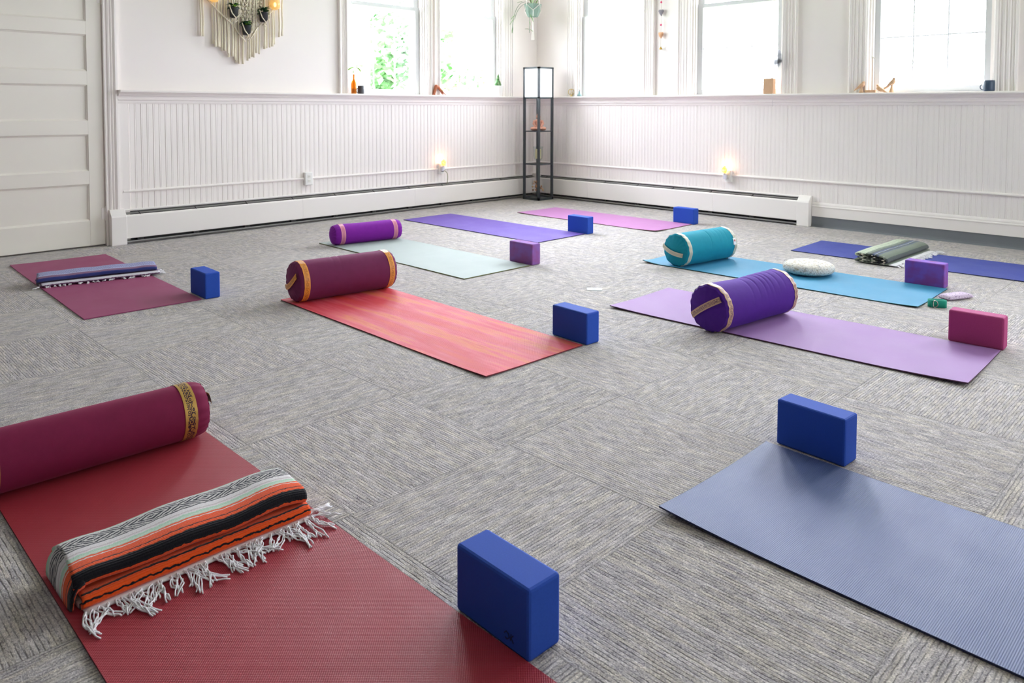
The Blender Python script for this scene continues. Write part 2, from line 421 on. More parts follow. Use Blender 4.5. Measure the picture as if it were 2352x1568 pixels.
# ------------------------------------------------------------------ baseboard heaters
def heater(label, fm, t0, t1, cap_at, corner, seams, loc):
    root = thing('baseboard_heater', label, 'heater', loc, group='baseboard heaters along the walls')
    o = Vector(loc); g = lambda p, t: tuple(Vector(fm(p, t))-o)
    a, b = min(t0, t1), max(t0, t1)
    MB().prism([(.013, .0), (.018, .0), (.018, .268), (.030, .268), (.030, .276), (.026, .280), (.013, .280)], g, a, b).build('back_plate', HEATP, root)
    MB().prism([(.019, .004), (.0195, .004), (.0195, .262), (.019, .262)], g, a, b).build('gap_shade_sheet', DARKGAP, root)  # dark sheet standing in for the shade inside the open heater gap
    MB().prism([(.026, .252), (.052, .243), (.053, .246), (.027, .256)], g, a, b).build('damper', ALU, root)
    edges = [a]+sorted(seams)+[b]
    for i in range(len(edges)-1):
        e0, e1 = edges[i]+(.0012 if i else 0), edges[i+1]
        MB().prism([(.072, .052), (.075, .048), (.078, .052), (.078, .226), (.075, .236), (.066, .240), (.066, .236), (.073, .231), (.074, .224), (.074, .055)], g, e0, e1).build('front_panel', HEATP, root)
    mb = MB(); mb.prism([(.030, .085), (.064, .085), (.064, .15), (.030, .15)], g, a+.02, b-.02)
    mb.build('heating_element', ALU, root)
    MB().prism([(.02, .012), (.062, .012), (.066, .020), (.066, .026), (.02, .03)], g, a, b).build('floor_strip', ALU, root)
    q = a+.12
    while q < b-.1:
        mb = MB(); mb.prism([(.020, .03), (.069, .03), (.071, .08), (.071, .24), (.06, .247), (.020, .262)], g, q, q+.006)
        mb.prism([(.020, .028), (.066, .028), (.066, .046), (.020, .046)], g, q-.02, q+.025)
        mb.build('bracket', DARKGAP, root); q += .46
    if cap_at is not None:
        c0, c1 = cap_at
        MB().prism([(.013, .0), (.082, .0), (.084, .010), (.084, .226), (.078, .240), (.034, .286), (.013, .288)], g, c0, c1).build('end_cap', HEATP, root, bevel=.003)
    if corner:
        MB().box(.013-o.x, -.10-o.y, .035, .10-o.x, -.013-o.y, .287).build('corner_cover', HEATP, root, bevel=.004)
heater('long white baseboard heater below the left windows, ending beside the door', ML, -4.945, -.10, (-5.045, -4.93), False, [-3.35, -2.0], (.04, -2.5, 0))
heater('white baseboard heater below the right wall windows, ending beside grey vinyl base', MR, .10, 3.46, (3.45, 3.566), True, [.9, 2.56], (1.8, -.04, 0))

# ------------------------------------------------------------------ mats
def mat_fn(t, c, c2=None, rib=0., weave=.0045, rough=.58, spec=.3, streak=None, mott=.06):
    x, y, z = t.sep(t.obj()); v = t.obj(); col = srgb(c)
    if streak:
        n1 = t.noise(t.comb(t.math('MULTIPLY', x, 1.1), t.math('MULTIPLY', y, 10.), 3.), 1., 4., .6)
        col = t.ramp(n1, [(.30, srgb(streak[0])), (.43, srgb(streak[1])), (.52, srgb(streak[2])), (.60, srgb(streak[3])), (.68, srgb(streak[1])), (.8, srgb(streak[2]))])
    else:
        nz = t.noise(v, 5., 4., .6)
        col = t.mix(nz, [k*(1-mott) for k in col], [min(1, k*(1+mott)) for k in col])
    if rib:
        h = t.math('SINE', t.math('MULTIPLY', x, 2*pi/rib))
        h2 = t.math('SINE', t.math('MULTIPLY', y, 2*pi/(rib*.8)))
        h = t.math('ADD', h, t.math('MULTIPLY', h2, .35))
    else:
        k = 2*pi/weave
        h = t.math('MULTIPLY', t.math('SINE', t.math('MULTIPLY', x, k)), t.math('SINE', t.math('MULTIPLY', y, k)))
    dark = t.math('MULTIPLY', t.math('ADD', h, 1.), .5)
    col = t.mix(t.math('MULTIPLY', t.math('SUBTRACT', 1., dark), .18), col, t.mix(1., col, (.45, .45, .45), 'MULTIPLY'))
    rg = t.math('ADD', rough-.08, t.math('MULTIPLY', t.noise(v, 7., 3.), .16))
    return t.bsdf(col, rg, spec, t.bump(h, .35, .0012))
def yoga_mat(label, mname, x, y, a, L, W=.61, under=None, curls=(), wav=.0012, seed=0, **kw):
    m1 = mat(mname, mat_fn, **kw); m2 = under or m1
    nu, nv = 96, 34; th = .0048
    def hgt(u, v):
        px, py = u*L, v*W
        h = wav*(1+noise.noise(Vector((px*2.3+seed, py*3.1, seed*1.7))))*.9
        for (cu, cv, rad, amp) in curls:
            d = sqrt(((u-cu)*L)**2+((v-cv)*W)**2 if cv is not None else ((u-cu)*L)**2)
            if d < rad: h += amp*(1-d/rad)**2
        return h
    mb = MB()
    mb.grid(lambda u, v: (u*L, v*W, th+hgt(u, v)), nu, nv)
    mb.grid(lambda u, v: (u*L, v*W, hgt(u, v)), nu, nv, mi=1)
    def side(fn, n):
        mb.grid(lambda u, v: (fn(u)[0]*L, fn(u)[1]*W, hgt(*fn(u))+v*th), n, 1, mi=1)
    side(lambda u: (u, 0), nu); side(lambda u: (u, 1), nu); side(lambda u: (0, u), nv); side(lambda u: (1, u), nv)
    o = mb.build('yoga_mat', [m1, m2], None, smooth=False, loc=(x, y, .0006), rot=a)
    for p in o.data.polygons: p.use_smooth = (p.normal.z > .5)
    return tag(o, label, 'yoga mat', 'yoga mats laid out on the carpet')
yoga_mat('dusty mauve yoga mat nearest the white panelled door', 'mat_mauve', .402, -5.805, -.026, 1.84, c='#a04c74', curls=[(0, 0, .2, .004)], seed=1)
yoga_mat('coral and pink tie-dyed yoga mat under the burgundy bolster', 'mat_coral', 2.592, -4.927, -.013, 1.752, c='#e0505a', streak=['#d8452f', '#d23a48', '#dc5464', '#de7048'], under=P('mat_coral_edge', '#7c2a36'), seed=2, weave=.0055, curls=[(1, 0, .25, .004)])
yoga_mat('pale sage green yoga mat with olive underside beneath the magenta bolster', 'mat_sage', 1.125, -3.802, -.012, 1.81, c='#a6b0ad', under=P('mat_olive', '#6f7434'), seed=3)
yoga_mat('violet yoga mat stretched between the left heater and a blue block', 'mat_violet', .561, -2.526, .007, 1.805, c='#654aa6', under=P('mat_violet_edge', '#352260'), seed=4)
yoga_mat('orchid pink yoga mat near the corner shelf lamp', 'mat_orchid', 1.003, -1.367, .004, 1.726, c='#b87cb2', under=P('mat_orchid_edge', '#70453e'), seed=5, curls=[(0, 0, .3, .006), (1, 0, .3, .008)])
yoga_mat('royal indigo yoga mat along the right wall under the grey-green blanket', 'mat_indigo', 3.984, -1.358, .024, 1.76, c='#3a479c', under=P('mat_indigo_edge', '#252c55'), seed=6)
yoga_mat('turquoise blue yoga mat under the teal bolster and round cushion', 'mat_turquoise', 3.429, -2.549, .026, 1.811, c='#3f8fb6', under=P('mat_turquoise_edge', '#14504f'), seed=7, curls=[(0, 0, .16, .014), (1, 0, .2, .006)])
yoga_mat('lavender yoga mat under the purple bolster', 'mat_lavender', 4.021, -3.703, .029, 1.75, c='#9b72ac', under=P('mat_lavender_edge', '#5c3650'), seed=8, curls=[(0, 0, .3, .006), (1, 0, .45, .012)], wav=.002, weave=.006)
yoga_mat('ribbed slate blue yoga mat running off the right foreground', 'mat_slate', 5.434, -5.321, -.014, 1.75, c='#4c5c8e', rib=.0044, rough=.48, spec=.45, under=P('mat_slate_edge', '#252c4c'), seed=9, curls=[(0, 0, .4, .013), (0, 1, .25, .004)], wav=.002)
yoga_mat('brick red yoga mat in the left foreground under the striped blanket', 'mat_brick', 3.862, -6.598, .0, 1.80, W=.612, c='#a5323f', weave=.0062, under=P('mat_brick_edge', '#5a1f26'), seed=10, rough=.5)

# ------------------------------------------------------------------ blocks
def block_fn(t, c, c2=None):
    v = t.obj(); col = srgb(c); nz = t.noise(v, 260., 3., .7)
    if c2:
        vo = t.noise(v, 13., 2., .5); f = t.ramp(vo, [(.40, (0, 0, 0)), (.62, (1, 1, 1))])
        col = t.mix(f, col, srgb(c2)); col = t.mix(nz, t.mix(1., col, (.8, .8, .8), 'MULTIPLY'), col)
    else: col = t.mix(nz, [k*.8 for k in col], [min(1, k*1.1) for k in col])
    return t.bsdf(col, .7, .16, t.bump(nz, .15, .001))
BN = mat('foam_navy', block_fn, c='#3056bd')
def block(label, m, x, y, a, w=.09, L=.229, h=.150, mark=False, bev=.007):
    o = MB().box(0, 0, 0, L, w, h).build('yoga_block', m, None, loc=(x, y, .0005), rot=a, bevel=bev, seg=2)
    tag(o, label, 'yoga block', 'foam yoga blocks beside the mats')
    if mark:   # small debossed mark low on the long face
        mb = MB(); dk = P('block_mark', '#1d2550', rough=.8)
        for pts in ([(.158, .030), (.163, .036), (.170, .033), (.173, .026), (.166, .020), (.160, .022)], [(.178, .036), (.176, .022)], [(.184, .036), (.178, .028), (.185, .020)]):
            mb.tube([(px, -.0002, pz) for px, pz in pts], .0012, 5)
        mb.build('debossed_mark', dk, o)
    return o
block('tall blue foam block at the end of the brick red mat, closest to the camera', BN, 5.345, -5.978, -.031, .092, .229, .150, True)
block('blue foam block behind the corner of the slate blue mat', BN, 5.463, -4.680, -.064, .086)
block('blue foam block at the end of the coral mat', BN, 4.134, -4.310, -.053, .088)
block('blue foam block seen corner-on beside the dusty mauve mat', BN, 2.038, -5.219, -.028, .088)
block('blue foam block at the end of the violet mat', BN, 2.155, -1.895, .01, .085)
block('blue foam block at the end of the orchid pink mat', BN, 2.515, -.745, .01, .088)
block('lilac foam block with mauve marbling at the end of the sage green mat', mat('foam_lilac', block_fn, c='#9468b8', c2='#9a5c9c'), 2.718, -3.195, .0, .085)
block('purple foam block marbled with plum at the end of the turquoise mat', mat('foam_purple', block_fn, c='#8a62c4', c2='#90529e'), 4.976, -1.893, .006, .085)
block('raspberry pink foam block at the end of the lavender mat', mat('foam_pink', block_fn, c='#b54a80'), 5.532, -3.036, .026, .080, h=.152, bev=.009)

# ------------------------------------------------------------------ bolsters
def cloth_fn(t, c, rough=.8, sheen=.3, wr=0.):
    v = t.obj(); x, y, z = t.sep(v); col = srgb(c)
    nz = t.noise(v, 30., 3.); wv = t.noise(v, 900., 1.)
    col = t.mix(nz, [k*.88 for k in col], [min(1, k*1.1) for k in col])
    h = t.math('ADD', t.math('MULTIPLY', wv, .25), t.noise(t.comb(t.math('MULTIPLY', x, 6.), t.math('MULTIPLY', y, 17.), t.math('MULTIPLY', z, 6.)), 1., 3.))
    b = t.bsdf(col, rough, .2, t.bump(h, .22+wr, .005))
    b.inputs['Sheen Weight'].default_value = sheen; b.inputs['Sheen Roughness'].default_value = .4
    b.inputs['Sheen Tint'].default_value = (*[min(1, k*2+.1) for k in col_rgb(c)], 1); return b
def col_rgb(c): return srgb(c)
def band_fn(t, base, gold, motif=1., met=.35):
    u, v, _ = t.sep(t.uv())
    edge = t.math('GREATER_THAN', t.math('ABSOLUTE', t.math('SUBTRACT', v, .5)), .30)
    vv = t.comb(t.math('MULTIPLY', u, 55.), t.math('MULTIPLY', v, 2.6), 0.)
    vor = t.n('TexVoronoi', {'feature': 'F1'}, Vector=vv, Scale=1.3).outputs[0]
    ring = t.math('SINE', t.math('MULTIPLY', vor, 17.))
    mot = t.math('MULTIPLY', t.math('GREATER_THAN', ring, .15), motif)
    f = t.math('MAXIMUM', edge, mot)
    col = t.mix(f, srgb(base), srgb(gold))
    return t.bsdf(col, .42, .5, t.bump(f, .4, .001), t.math('MULTIPLY', f, met))
def bolster(label, x, y, a, R, L, cloth, band, bandw=.034, band_in=.052, strap=None, strap_end=-1, dip=0., creases=(), sag=.94, seed=0, tagl=False, piping=None, z0=.0062, pleat=.012, ce=.055):
    root = thing('bolster', label, 'bolster', (x, y, z0), a, 'bolsters resting on the mats')
    H = L/2; zc = R*sag
    def surf(t, th, off=0.):
        # t: -1..1 along, th angle (0=+x, 90=up)
        yy = t*H; e = H-abs(yy); rr = R
        if e < ce: q = 1-e/ce; rr = R*(1-(.06+ce*1.2)*q**2.6)
        f = max(0., 1-e/.075); rr *= 1+pleat*f*sin(17*th+2.2*sin(3*th+seed)+seed)
        rr *= 1+.012*noise.noise(Vector((cos(th)*1.4+seed, yy*5, sin(th)*1.4)))
        up = max(0., sin(th))
        rr *= 1-dip*up*exp(-((yy+.04)/.13)**2)+.02*up*(1 if dip else 0)
        for (c0, wdt, amp, th0) in creases:
            gth = exp(-((th-th0)/.75)**2)
            rr -= amp*gth*exp(-((yy-c0-.02*(th-th0))/wdt)**2)
        rr += off
        X = rr*cos(th); Z = zc+rr*sin(th)
        if Z < 0: X *= 1+.25*(-Z)/R; Z = Z*.04
        elif Z < .02: Z = Z*.85+.003
        return (X, yy, max(Z, .0004) if off == 0 else max(Z, .0002))
    mb = MB(); nu, nv = 110, 84
    mb.grid(lambda u, v: surf(-1+2*u, 2*pi*v), nu, nv)
    def cap(s):
        nr = 8
        def fn(u, v):
            q = 1-u; p = surf(s, 2*pi*v); k = q
            X, Z = p[0]*k, zc+(p[2]-zc)*k
            bulge = .020*(1-k*k)+.0016*sin(17*2*pi*v+seed)*k**4*(1 if pleat else 0)
            return (X, s*(H+bulge), Z)
        mb.grid(fn, nr, nv)
    cap(-1); cap(1)
    mb.build('cover', cloth, root, smooth=True, weld=True)
    for s in (-1, 1):
        c0 = s*(1-band_in/H); mb = MB()
        lo, hi = c0-bandw/2/H, c0+bandw/2/H
        n = 96
        mb.grid(lambda u, v: surf(lo+(hi-lo)*u, 2*pi*v, .0016), 6, n, uvf=lambda u, v: (v*2*pi*R, u))
        mb.grid(lambda u, v: surf(lo+(hi-lo)*u, 2*pi*v, .0002), 6, n, uvf=lambda u, v: (v*2*pi*R, u))
        mb.build('trim_band', band, root, smooth=True, weld=False)
    if strap:
        (u0, w0), (u1, w1), bow, lift = strap; s = strap_end; mb = MB(); n = 20
        p0, p1 = Vector((u0, w0))*R, Vector((u1, w1))*R; d = (p1-p0).normalized(); nn = Vector((-d.y, d.x))
        def fn(u, v, o=0.):
            p = p0.lerp(p1, u)+nn*bow*4*u*(1-u)+nn*((v-.5)*.030)
            rr = min(1., p.length/R); b = .020*(1-rr*rr)+.004+lift*4*u*(1-u)
            return (p.x, s*(H+b+o), zc+p.y)
        uvf = lambda u, v: (u*(p1-p0).length, v)
        mb.grid(lambda u, v: fn(u, v, .0012), n, 4, uvf); mb.grid(lambda u, v: fn(u, v, -.0006), n, 4, uvf)
        mb.grid(lambda u, v: fn(u, 0, -.0006+.0018*v), n, 1); mb.grid(lambda u, v: fn(u, 1, -.0006+.0018*v), n, 1)
        mb.build('carry_strap', band, root, smooth=False, weld=True)
    if tagl:
        mb = MB(); t0, t1, a0, a1 = .80, .91, .04, .44
        mb.grid(lambda u, v: surf(t0+(t1-t0)*u, a0+(a1-a0)*v, .0035), 6, 8); mb.grid(lambda u, v: surf(t0+(t1-t0)*u, a0+(a1-a0)*v, .0005), 6, 8)
        lb = mb.build('sewn_label', P('label_white', '#f2eff0', rough=.7), root, smooth=True)
        mb = MB(); tm, am = (t0+t1)/2, (a0+a1)/2+.05
        pts = [surf(tm+.022*cos(q), am+.070*sin(q)*(1+.15*cos(5*q)), .0048) for q in [2*pi*k/20 for k in range(20)]]
        mb.add([surf(tm, am, .0050)]+pts, [(0, 1+k, 1+(k+1) % 20) for k in range(20)])
        mb.build('red_emblem', P('emblem_red', '#e2564a', rough=.7), root)
    return root
bolster('large maroon bolster with gold floral bands, cut off at the left edge', 4.04, -6.335, -.028, .091, .668, mat('cloth_maroon', cloth_fn, c='#7d1f45'), mat('band_gold', band_fn, base='#3d1f2c', gold='#c09a50', met=.5), bandw=.040, band_in=.062, strap=((-.8, .1), (.7, .45), .004, .002), strap_end=1, seed=1., pleat=.02, sag=.97)
bolster('burgundy bolster with orange bands at the far end of the coral mat', 2.726, -4.597, -.115, .116, .612, mat('cloth_burgundy', cloth_fn, c='#702a52'), mat('band_orange', band_fn, base='#b8701f', gold='#e79a3c', met=.0), strap=((.62, .42), (-.90, -.30), .030, .004), seed=2., sag=.97, ce=.028, band_in=.036, creases=[(-.07, .006, .0025, 1.9), (-.03, .006, .0025, 1.7)], pleat=.014)
bolster('slim magenta bolster with pink bands on the sage green mat', 1.337, -3.487, -.16, .083, .585, mat('cloth_magenta', cloth_fn, c='#80209a'), mat('band_pink', band_fn, base='#c6718e', gold='#d98aa0', motif=.3, met=0.), bandw=.036, band_in=.06, seed=3., dip=.03, pleat=.010)
bolster('teal bolster with cream bands and a white sewn label', 3.722, -2.245, -.15, .116, .545, mat('cloth_teal', cloth_fn, c='#158aa0'), mat('band_cream', band_fn, base='#bdb8a4', gold='#cfc9b4', motif=.3, met=0.), bandw=.030, band_in=.026, strap=((-.97, .20), (.66, -.22), -.010, .006), seed=4., sag=.96, ce=.022, tagl=True, creases=[(.0, .004, .004, 1.2), (.10, .005, .002, 1.5), (.14, .005, .002, 1.5), (.18, .005, .002, 1.4), (.06, .005, .0015, 1.6)], pleat=.02)
bolster('fat purple bolster with tan brocade bands on the lavender mat', 4.692, -3.43, -.125, .118, .615, mat('cloth_purple', cloth_fn, c='#4f2389'), mat('band_tan', band_fn, base='#7d5a64', gold='#c9a382', met=.1), bandw=.030, band_in=.025, ce=.022, strap=((-.79, -.42), (.66, .54), .004, .002), seed=5., dip=.055, creases=[(.0, .005, .004, 1.5), (.05, .005, .003, 1.3), (.09, .005, .0035, 1.5), (.12, .005, .003, 1.4), (.17, .006, .003, 1.5), (.22, .006, .0025, 1.4), (-.06, .006, .0025, 1.3)], pleat=.022, sag=.95)

# ------------------------------------------------------------------ blankets
def smooth_path(pts, n=6):
    """Catmull-Rom through 2-D points"""
    out = []
    P_ = [pts[0]]+list(pts)+[pts[-1]]
    for i in range(1, len(P_)-2):
        p0, p1, p2, p3 = [Vector(q) for q in P_[i-1:i+3]]
        for k in range(n):
            t = k/n; out.append(.5*((2*p1)+(-p0+p2)*t+(2*p0-5*p1+4*p2-p3)*t*t+(-p0+3*p1-3*p2+p3)*t**3))
    out.append(Vector(pts[-1])); return out
def arc(path):
    s = [0.]
    for i in range(1, len(path)): s.append(s[-1]+(path[i]-path[i-1]).length)
    return s
def stripe_fn(t, stops, total, zig=None, fuzz=.006):
    u, v, _ = t.sep(t.uv())
    nz = t.noise(t.comb(t.math('MULTIPLY', u, 60.), t.math('MULTIPLY', v, 60.), 0.), 1., 2.)
    vv = t.math('ADD', v, t.math('MULTIPLY', t.math('SUBTRACT', nz, .5), fuzz))
    col = t.ramp(t.math('DIVIDE', vv, total), [(p/total, srgb(c)) for p, c in stops], 'CONSTANT')
    mott = t.noise(t.comb(t.math('MULTIPLY', u, 220.), t.math('MULTIPLY', v, 330.), 1.), 1., 2., .7)
    if zig:
        z0, z1, per, bgc, fgc = zig
        q = t.math('DIVIDE', t.math('SUBTRACT', vv, z0), z1-z0)
        tri = t.math('ABSOLUTE', t.math('SUBTRACT', t.math('FRACT', t.math('DIVIDE', u, per)), .5))
        dia = t.math('ADD', t.math('MULTIPLY', tri, 2.), t.math('MULTIPLY', t.math('ABSOLUTE', t.math('SUBTRACT', q, .5)), 1.7))
        ln = t.math('GREATER_THAN', t.math('SINE', t.math('MULTIPLY', dia, 19.)), -.12)
        brk = t.math('GREATER_THAN', t.noise(t.comb(t.math('MULTIPLY', u, 260.), t.math('MULTIPLY', v, 120.), 5.), 1., 1.), .33)
        ins = t.math('MULTIPLY', t.math('GREATER_THAN', q, .06), t.math('LESS_THAN', q, .94))
        band = t.math('MULTIPLY', t.math('GREATER_THAN', q, 0.), t.math('LESS_THAN', q, 1.))
        col = t.mix(band, col, srgb(bgc)); col = t.mix(t.math('MULTIPLY', t.math('MULTIPLY', ln, ins), brk), col, srgb(fgc))
    col = t.mix(t.math('MULTIPLY', mott, .22), col, t.mix(1., col, (.5, .5, .52), 'MULTIPLY'))
    rows = t.math('SINE', t.math('MULTIPLY', v, 2*pi/.0045))
    h = t.math('ADD', t.math('MULTIPLY', rows, .3), mott)
    b = t.bsdf(col, .95, .1, t.bump(h, .6, .003))
    b.inputs['Sheen Weight'].default_value = .2; return b
def blanket_body(name, root, path, y0, y1, m, thick, wav=.004, seed=0., ny=60, skew=0., endwob=.0, xw=.004):
    s = arc(path); n = len(path)
    def fn(u, v):
        i = min(int(round(v*(n-1))), n-1); p = path[i]; yy = y0+(y1-y0)*u
        hz = p.y; k = min(1., max(0., hz-.012)/.04)
        e = min(u, 1-u)*(y1-y0)
        yy += (.010*noise.noise(Vector((s[i]*9, seed, u*2)))+endwob*noise.noise(Vector((s[i]*4, seed+5, 0))))*exp(-e/.04)
        X = p.x+xw*noise.noise(Vector((yy*7, seed, s[i]*2)))+skew*yy
        Z = hz+wav*k*noise.noise(Vector((yy*8, seed+3, s[i]*5)))-.006*k*exp(-e/.03)
        return (X, yy, max(Z, thick*.5))
    mb = MB().grid(fn, ny, n-1, uvf=lambda u, v: ((y1-y0)*u, s[min(int(round(v*(n-1))), n-1)]))
    return mb.build(name, m, root, smooth=True, fix=False, solid=thick), s
STR = P('fringe_cotton', '#efecf0', rough=.9, grain=.1)
def tassel(root, p, d, ln, seed, m=STR, r=.0018, ns=4, drop=.0, gz=.0):
    rnd = random.Random(seed); mb = MB(); d = Vector((d[0], d[1], 0)).normalized(); nrm = Vector((-d.y, d.x, 0))
    bend = rnd.uniform(-.5, .5)*ln; tw = rnd.uniform(0, 6)
    for k in range(ns):
        pts = []; sp = rnd.uniform(-1, 1)*.012; l2 = ln*rnd.uniform(.85, 1.1); cur = rnd.uniform(-.012, .012)
        for i in range(13):
            q = i/12
            c = Vector(p)+d*(l2*q)+nrm*(bend*q*q+cur*sin(q*pi)*.7+sp*max(0., q-.6)*2.5)
            rr = .0022*(1-q*.3); an = tw+k*2*pi/ns+q*11
            c += nrm*(rr*cos(an))
            c.z = max(gz+.0016, p[2]*(1-min(1, q*1.8))+gz*min(1, q*1.8)+.003+rr*sin(an)+.006*sin(q*pi)*rnd.uniform(.2, 1))
            pts.append(c)
        mb.tube(pts, r, 5)
    return mb.build('tassel', m, root, smooth=True)
# striped blanket on the brick mat
bj = thing('folded_blanket', 'orange, black and mint striped folded blanket with white fringe on the brick red mat', 'blanket', (4.70, -6.28, .0065), 0., 'folded blankets on the mats')
topz = .076
pj = smooth_path([(-.075, .046), (.0, .047), (.055, .046), (.078, .047), (.090, .056), (.086, .068), (.066, .075), (.02, topz+.002), (-.04, topz+.002), (-.088, topz-.001), (-.112, .062), (-.122, .042), (-.116, .020), (-.098, .010), (-.04, .0075), (.05, .0075), (.096, .009), (.113, .016), (.110, .026), (.092, .031), (.04, .030), (-.07, .030)], 5)
pj = [Vector((p.x*.78 if p.x > 0 else p.x, p.y)) for p in pj]
sj = arc(pj); tot = sj[-1]
# arc position where the path crosses the top back corner
ib = 45+5; sb = sj[9*5]; sf = sj[4*5]
print('blanket arc', tot, 'front', sf, 'topback', sb)
OR, BK, WH, MI, GP = '#f4581c', '#1c1b20', '#ece6e8', '#bfdcc6', '#d6cbcd'
L_ = [(d*.90, c) for d, c in [(0, WH), (.060, '#20222f'), (.066, WH), (.082, GP), (.090, WH), (.097, MI), (.106, '#d9e4d6'), (.111, MI), (.117, OR), (.123, WH), (.127, OR), (.148, BK), (.151, OR), (.162, BK), (.188, OR), (.200, BK), (.204, OR), (.214, BK), (.218, OR)]]
stops = [(max(0., sb-e), c) for (d, c), e in zip(L_, [d for d, _ in L_[1:]]+[sb])][::-1]
sbf = sj[17*5]
stops += [(sb+.002, MI), (sb+.030, OR), (sb+.042, BK), (sb+.046, OR), (sb+.060, MI), (sb+.09, WH), (sbf-.020, BK), (sbf-.010, OR), (sbf+.003, BK), (sbf+.008, OR), (sbf+.019, BK), (sbf+.024, OR)]
assert len(stops) <= 32
BLJ, _ = blanket_body('blanket_cloth', bj, pj, -.295, .262, mat('weave_orange', stripe_fn, stops=stops, total=tot, fuzz=.009, zig=(sb-.0535, sb-.001, .135, '#d9d4d2', '#1f2130')), .0105, seed=1., endwob=.02, ny=80, wav=.008, skew=.012)
# the left end is a fold: the cloth runs on over the end and down to the mat
i0, i1 = 2*5, 13*5
def endfold(u, v):
    i = i0+int(round(v*(i1-i0))); p = pj[i]; a = u*pi/2
    yy = -.280-.027*sin(a)*(1-.25*abs(2*v-1)**3)
    return (p.x*(1+.02*sin(2*a))+.012*(-.29)*1.0+.003*noise.noise(Vector((v*6, u*3, 2))), yy, .005+max(0., p.y-.009)*cos(a)**.7)
MB().grid(endfold, 12, i1-i0, uvf=lambda u, v: (-.29-.06*u, sj[i0+int(round(v*(i1-i0)))])).build('end_fold', MATS['weave_orange'], bj, smooth=True, fix=False, solid=.008)
MB().grid(lambda u, v: (.02+.085*v+.004*noise.noise(Vector((u*9, 2, 0))), -.287+.545*u, .0036+.0008*v), 40, 4).build('white_hem', STR, bj, smooth=True, solid=.004, fix=False)
for i in range(38):
    yy = -.285+.54*i/37+random.uniform(-.006, .006)
    tassel(bj, (.100, yy, .004), (1, random.uniform(-.6, .7)), random.uniform(.055, .105), i)
for i, (yy, dx) in enumerate([(.258, .3), (.264, -.1), (.255, .8)]): tassel(bj, (.10-.02*i, yy, .004), (dx, 1), .075, 60+i)

# lavender-blue blanket on the mauve mat
ba = thing('folded_blanket', 'periwinkle and mauve striped folded blanket with white tassels on the dusty mauve mat', 'blanket', (1.262, -5.495, .0062), -.16, 'folded blankets on the mats')
pa = smooth_path([(-.07, .034), (.04, .034), (.075, .036), (.090, .044), (.086, .054), (.06, .060), (.0, .064), (-.06, .062), (-.092, .055), (-.108, .036), (-.098, .014), (-.06, .007), (.04, .007), (.095, .009), (.112, .015), (.107, .022), (.06, .022), (-.07, .021)], 5)
sa_ = arc(pa); fa, tb = sa_[3*5], sa_[8*5]
PW, PB, MV = '#b9b8dc', '#3d4687', '#80587f'
ra = [(0, PB), (fa-.02, PB), (fa+.008, MV), (fa+.036, PW), (tb+.02, '#8d7f95'), (tb+.06, '#4c4158'), (sa_[13*5]-.045, '#cfc8d6'), (sa_[13*5]-.018, MV), (sa_[14*5], '#e9e6ee'), (sa_[15*5]+.01, MV)]
blanket_body('blanket_cloth', ba, pa, -.335, .335, mat('weave_periwinkle', stripe_fn, stops=ra, total=sa_[-1], zig=(fa+.040, tb-.002, .06, '#b4b4de', '#6f77ae')), .0095, seed=4., endwob=.03, skew=.02)
for i in range(22):
    yy = -.335+.62*i/21+random.uniform(-.01, .01)
    tassel(ba, (.108+.02*yy, yy, .004), (1, random.uniform(-.8, .5)), random.uniform(.02, .038), 100+i, ns=3)
for i in range(4): tassel(ba, (.09-.04*i, .335, .006), (.2, 1), .05, 140+i)

# grey-green blanket on the indigo mat
bf = thing('folded_blanket', 'grey-green and cream striped flat folded blanket with white fringe on the indigo mat', 'blanket', (4.625, -1.035, .0062), -.03, 'folded blankets on the mats')
pf = smooth_path([(.075, .044), (-.06, .047), (-.10, .050), (-.113, .058), (-.10, .066), (-.05, .067), (.0, .068), (.05, .066), (.085, .060), (.104, .046), (.108, .030), (.100, .022), (.06, .021), (-.07, .022), (-.108, .018), (-.11, .009), (-.07, .006), (.08, .006), (.118, .0065)], 5)
sf_ = arc(pf); t0 = sf_[4*5]
G1, G2, CR, BL = '#7d8778', '#5b6260', '#c9d2bb', '#5c6580'
rf = [(0, G2), (.1, CR), (t0-.01, CR), (t0+.022, '#8d9b86'), (t0+.027, CR), (t0+.045, '#93a18c'), (t0+.050, CR), (t0+.060, G1), (t0+.088, G2), (t0+.105, BL), (t0+.122, '#c9cde0'), (t0+.128, G2), (t0+.140, BL), (t0+.150, G1), (t0+.205, G2), (t0+.225, '#3a3f49'), (t0+.245, G2), (t0+.30, CR), (t0+.40, G1)]
blanket_body('blanket_cloth', bf, pf, -.405, .42, mat('weave_greygreen', stripe_fn, stops=rf, total=sf_[-1], fuzz=.012), .010, seed=8., endwob=.02)
# dark and cream woven edge seen at the folded end
mb = MB()
for k, zz in enumerate([.010, .022, .034, .046, .058]):
    for q in range(8):
        x0 = -.095+q*.024+(k % 2)*.012
        if x0 < .09: mb.box(x0, -.411-.002*(q % 2), zz-.003, x0+.011+.006*((q*3+k) % 2), -.400, zz+.003, mi=(q+k*2+q//3) % 2)
mb.build('selvedge', [P('selv_dark', '#33352f', rough=.9), P('selv_cream', '#cfcabb', rough=.9)], bf, bevel=.0015)
MB().grid(lambda u, v: (.09+.085*v+.005*noise.noise(Vector((u*14, 4, 0))), -.395+.80*u, .0030+.0006*v), 50, 3).build('white_hem', STR, bf, smooth=True, solid=.003, fix=False)
for i in range(40):
    yy = -.395+.80*i/39+random.uniform(-.006, .006)
    tassel(bf, (.165, yy, .004), (1, random.uniform(-.3, .3)), random.uniform(.035, .07), 200+i, ns=4, r=.0020)

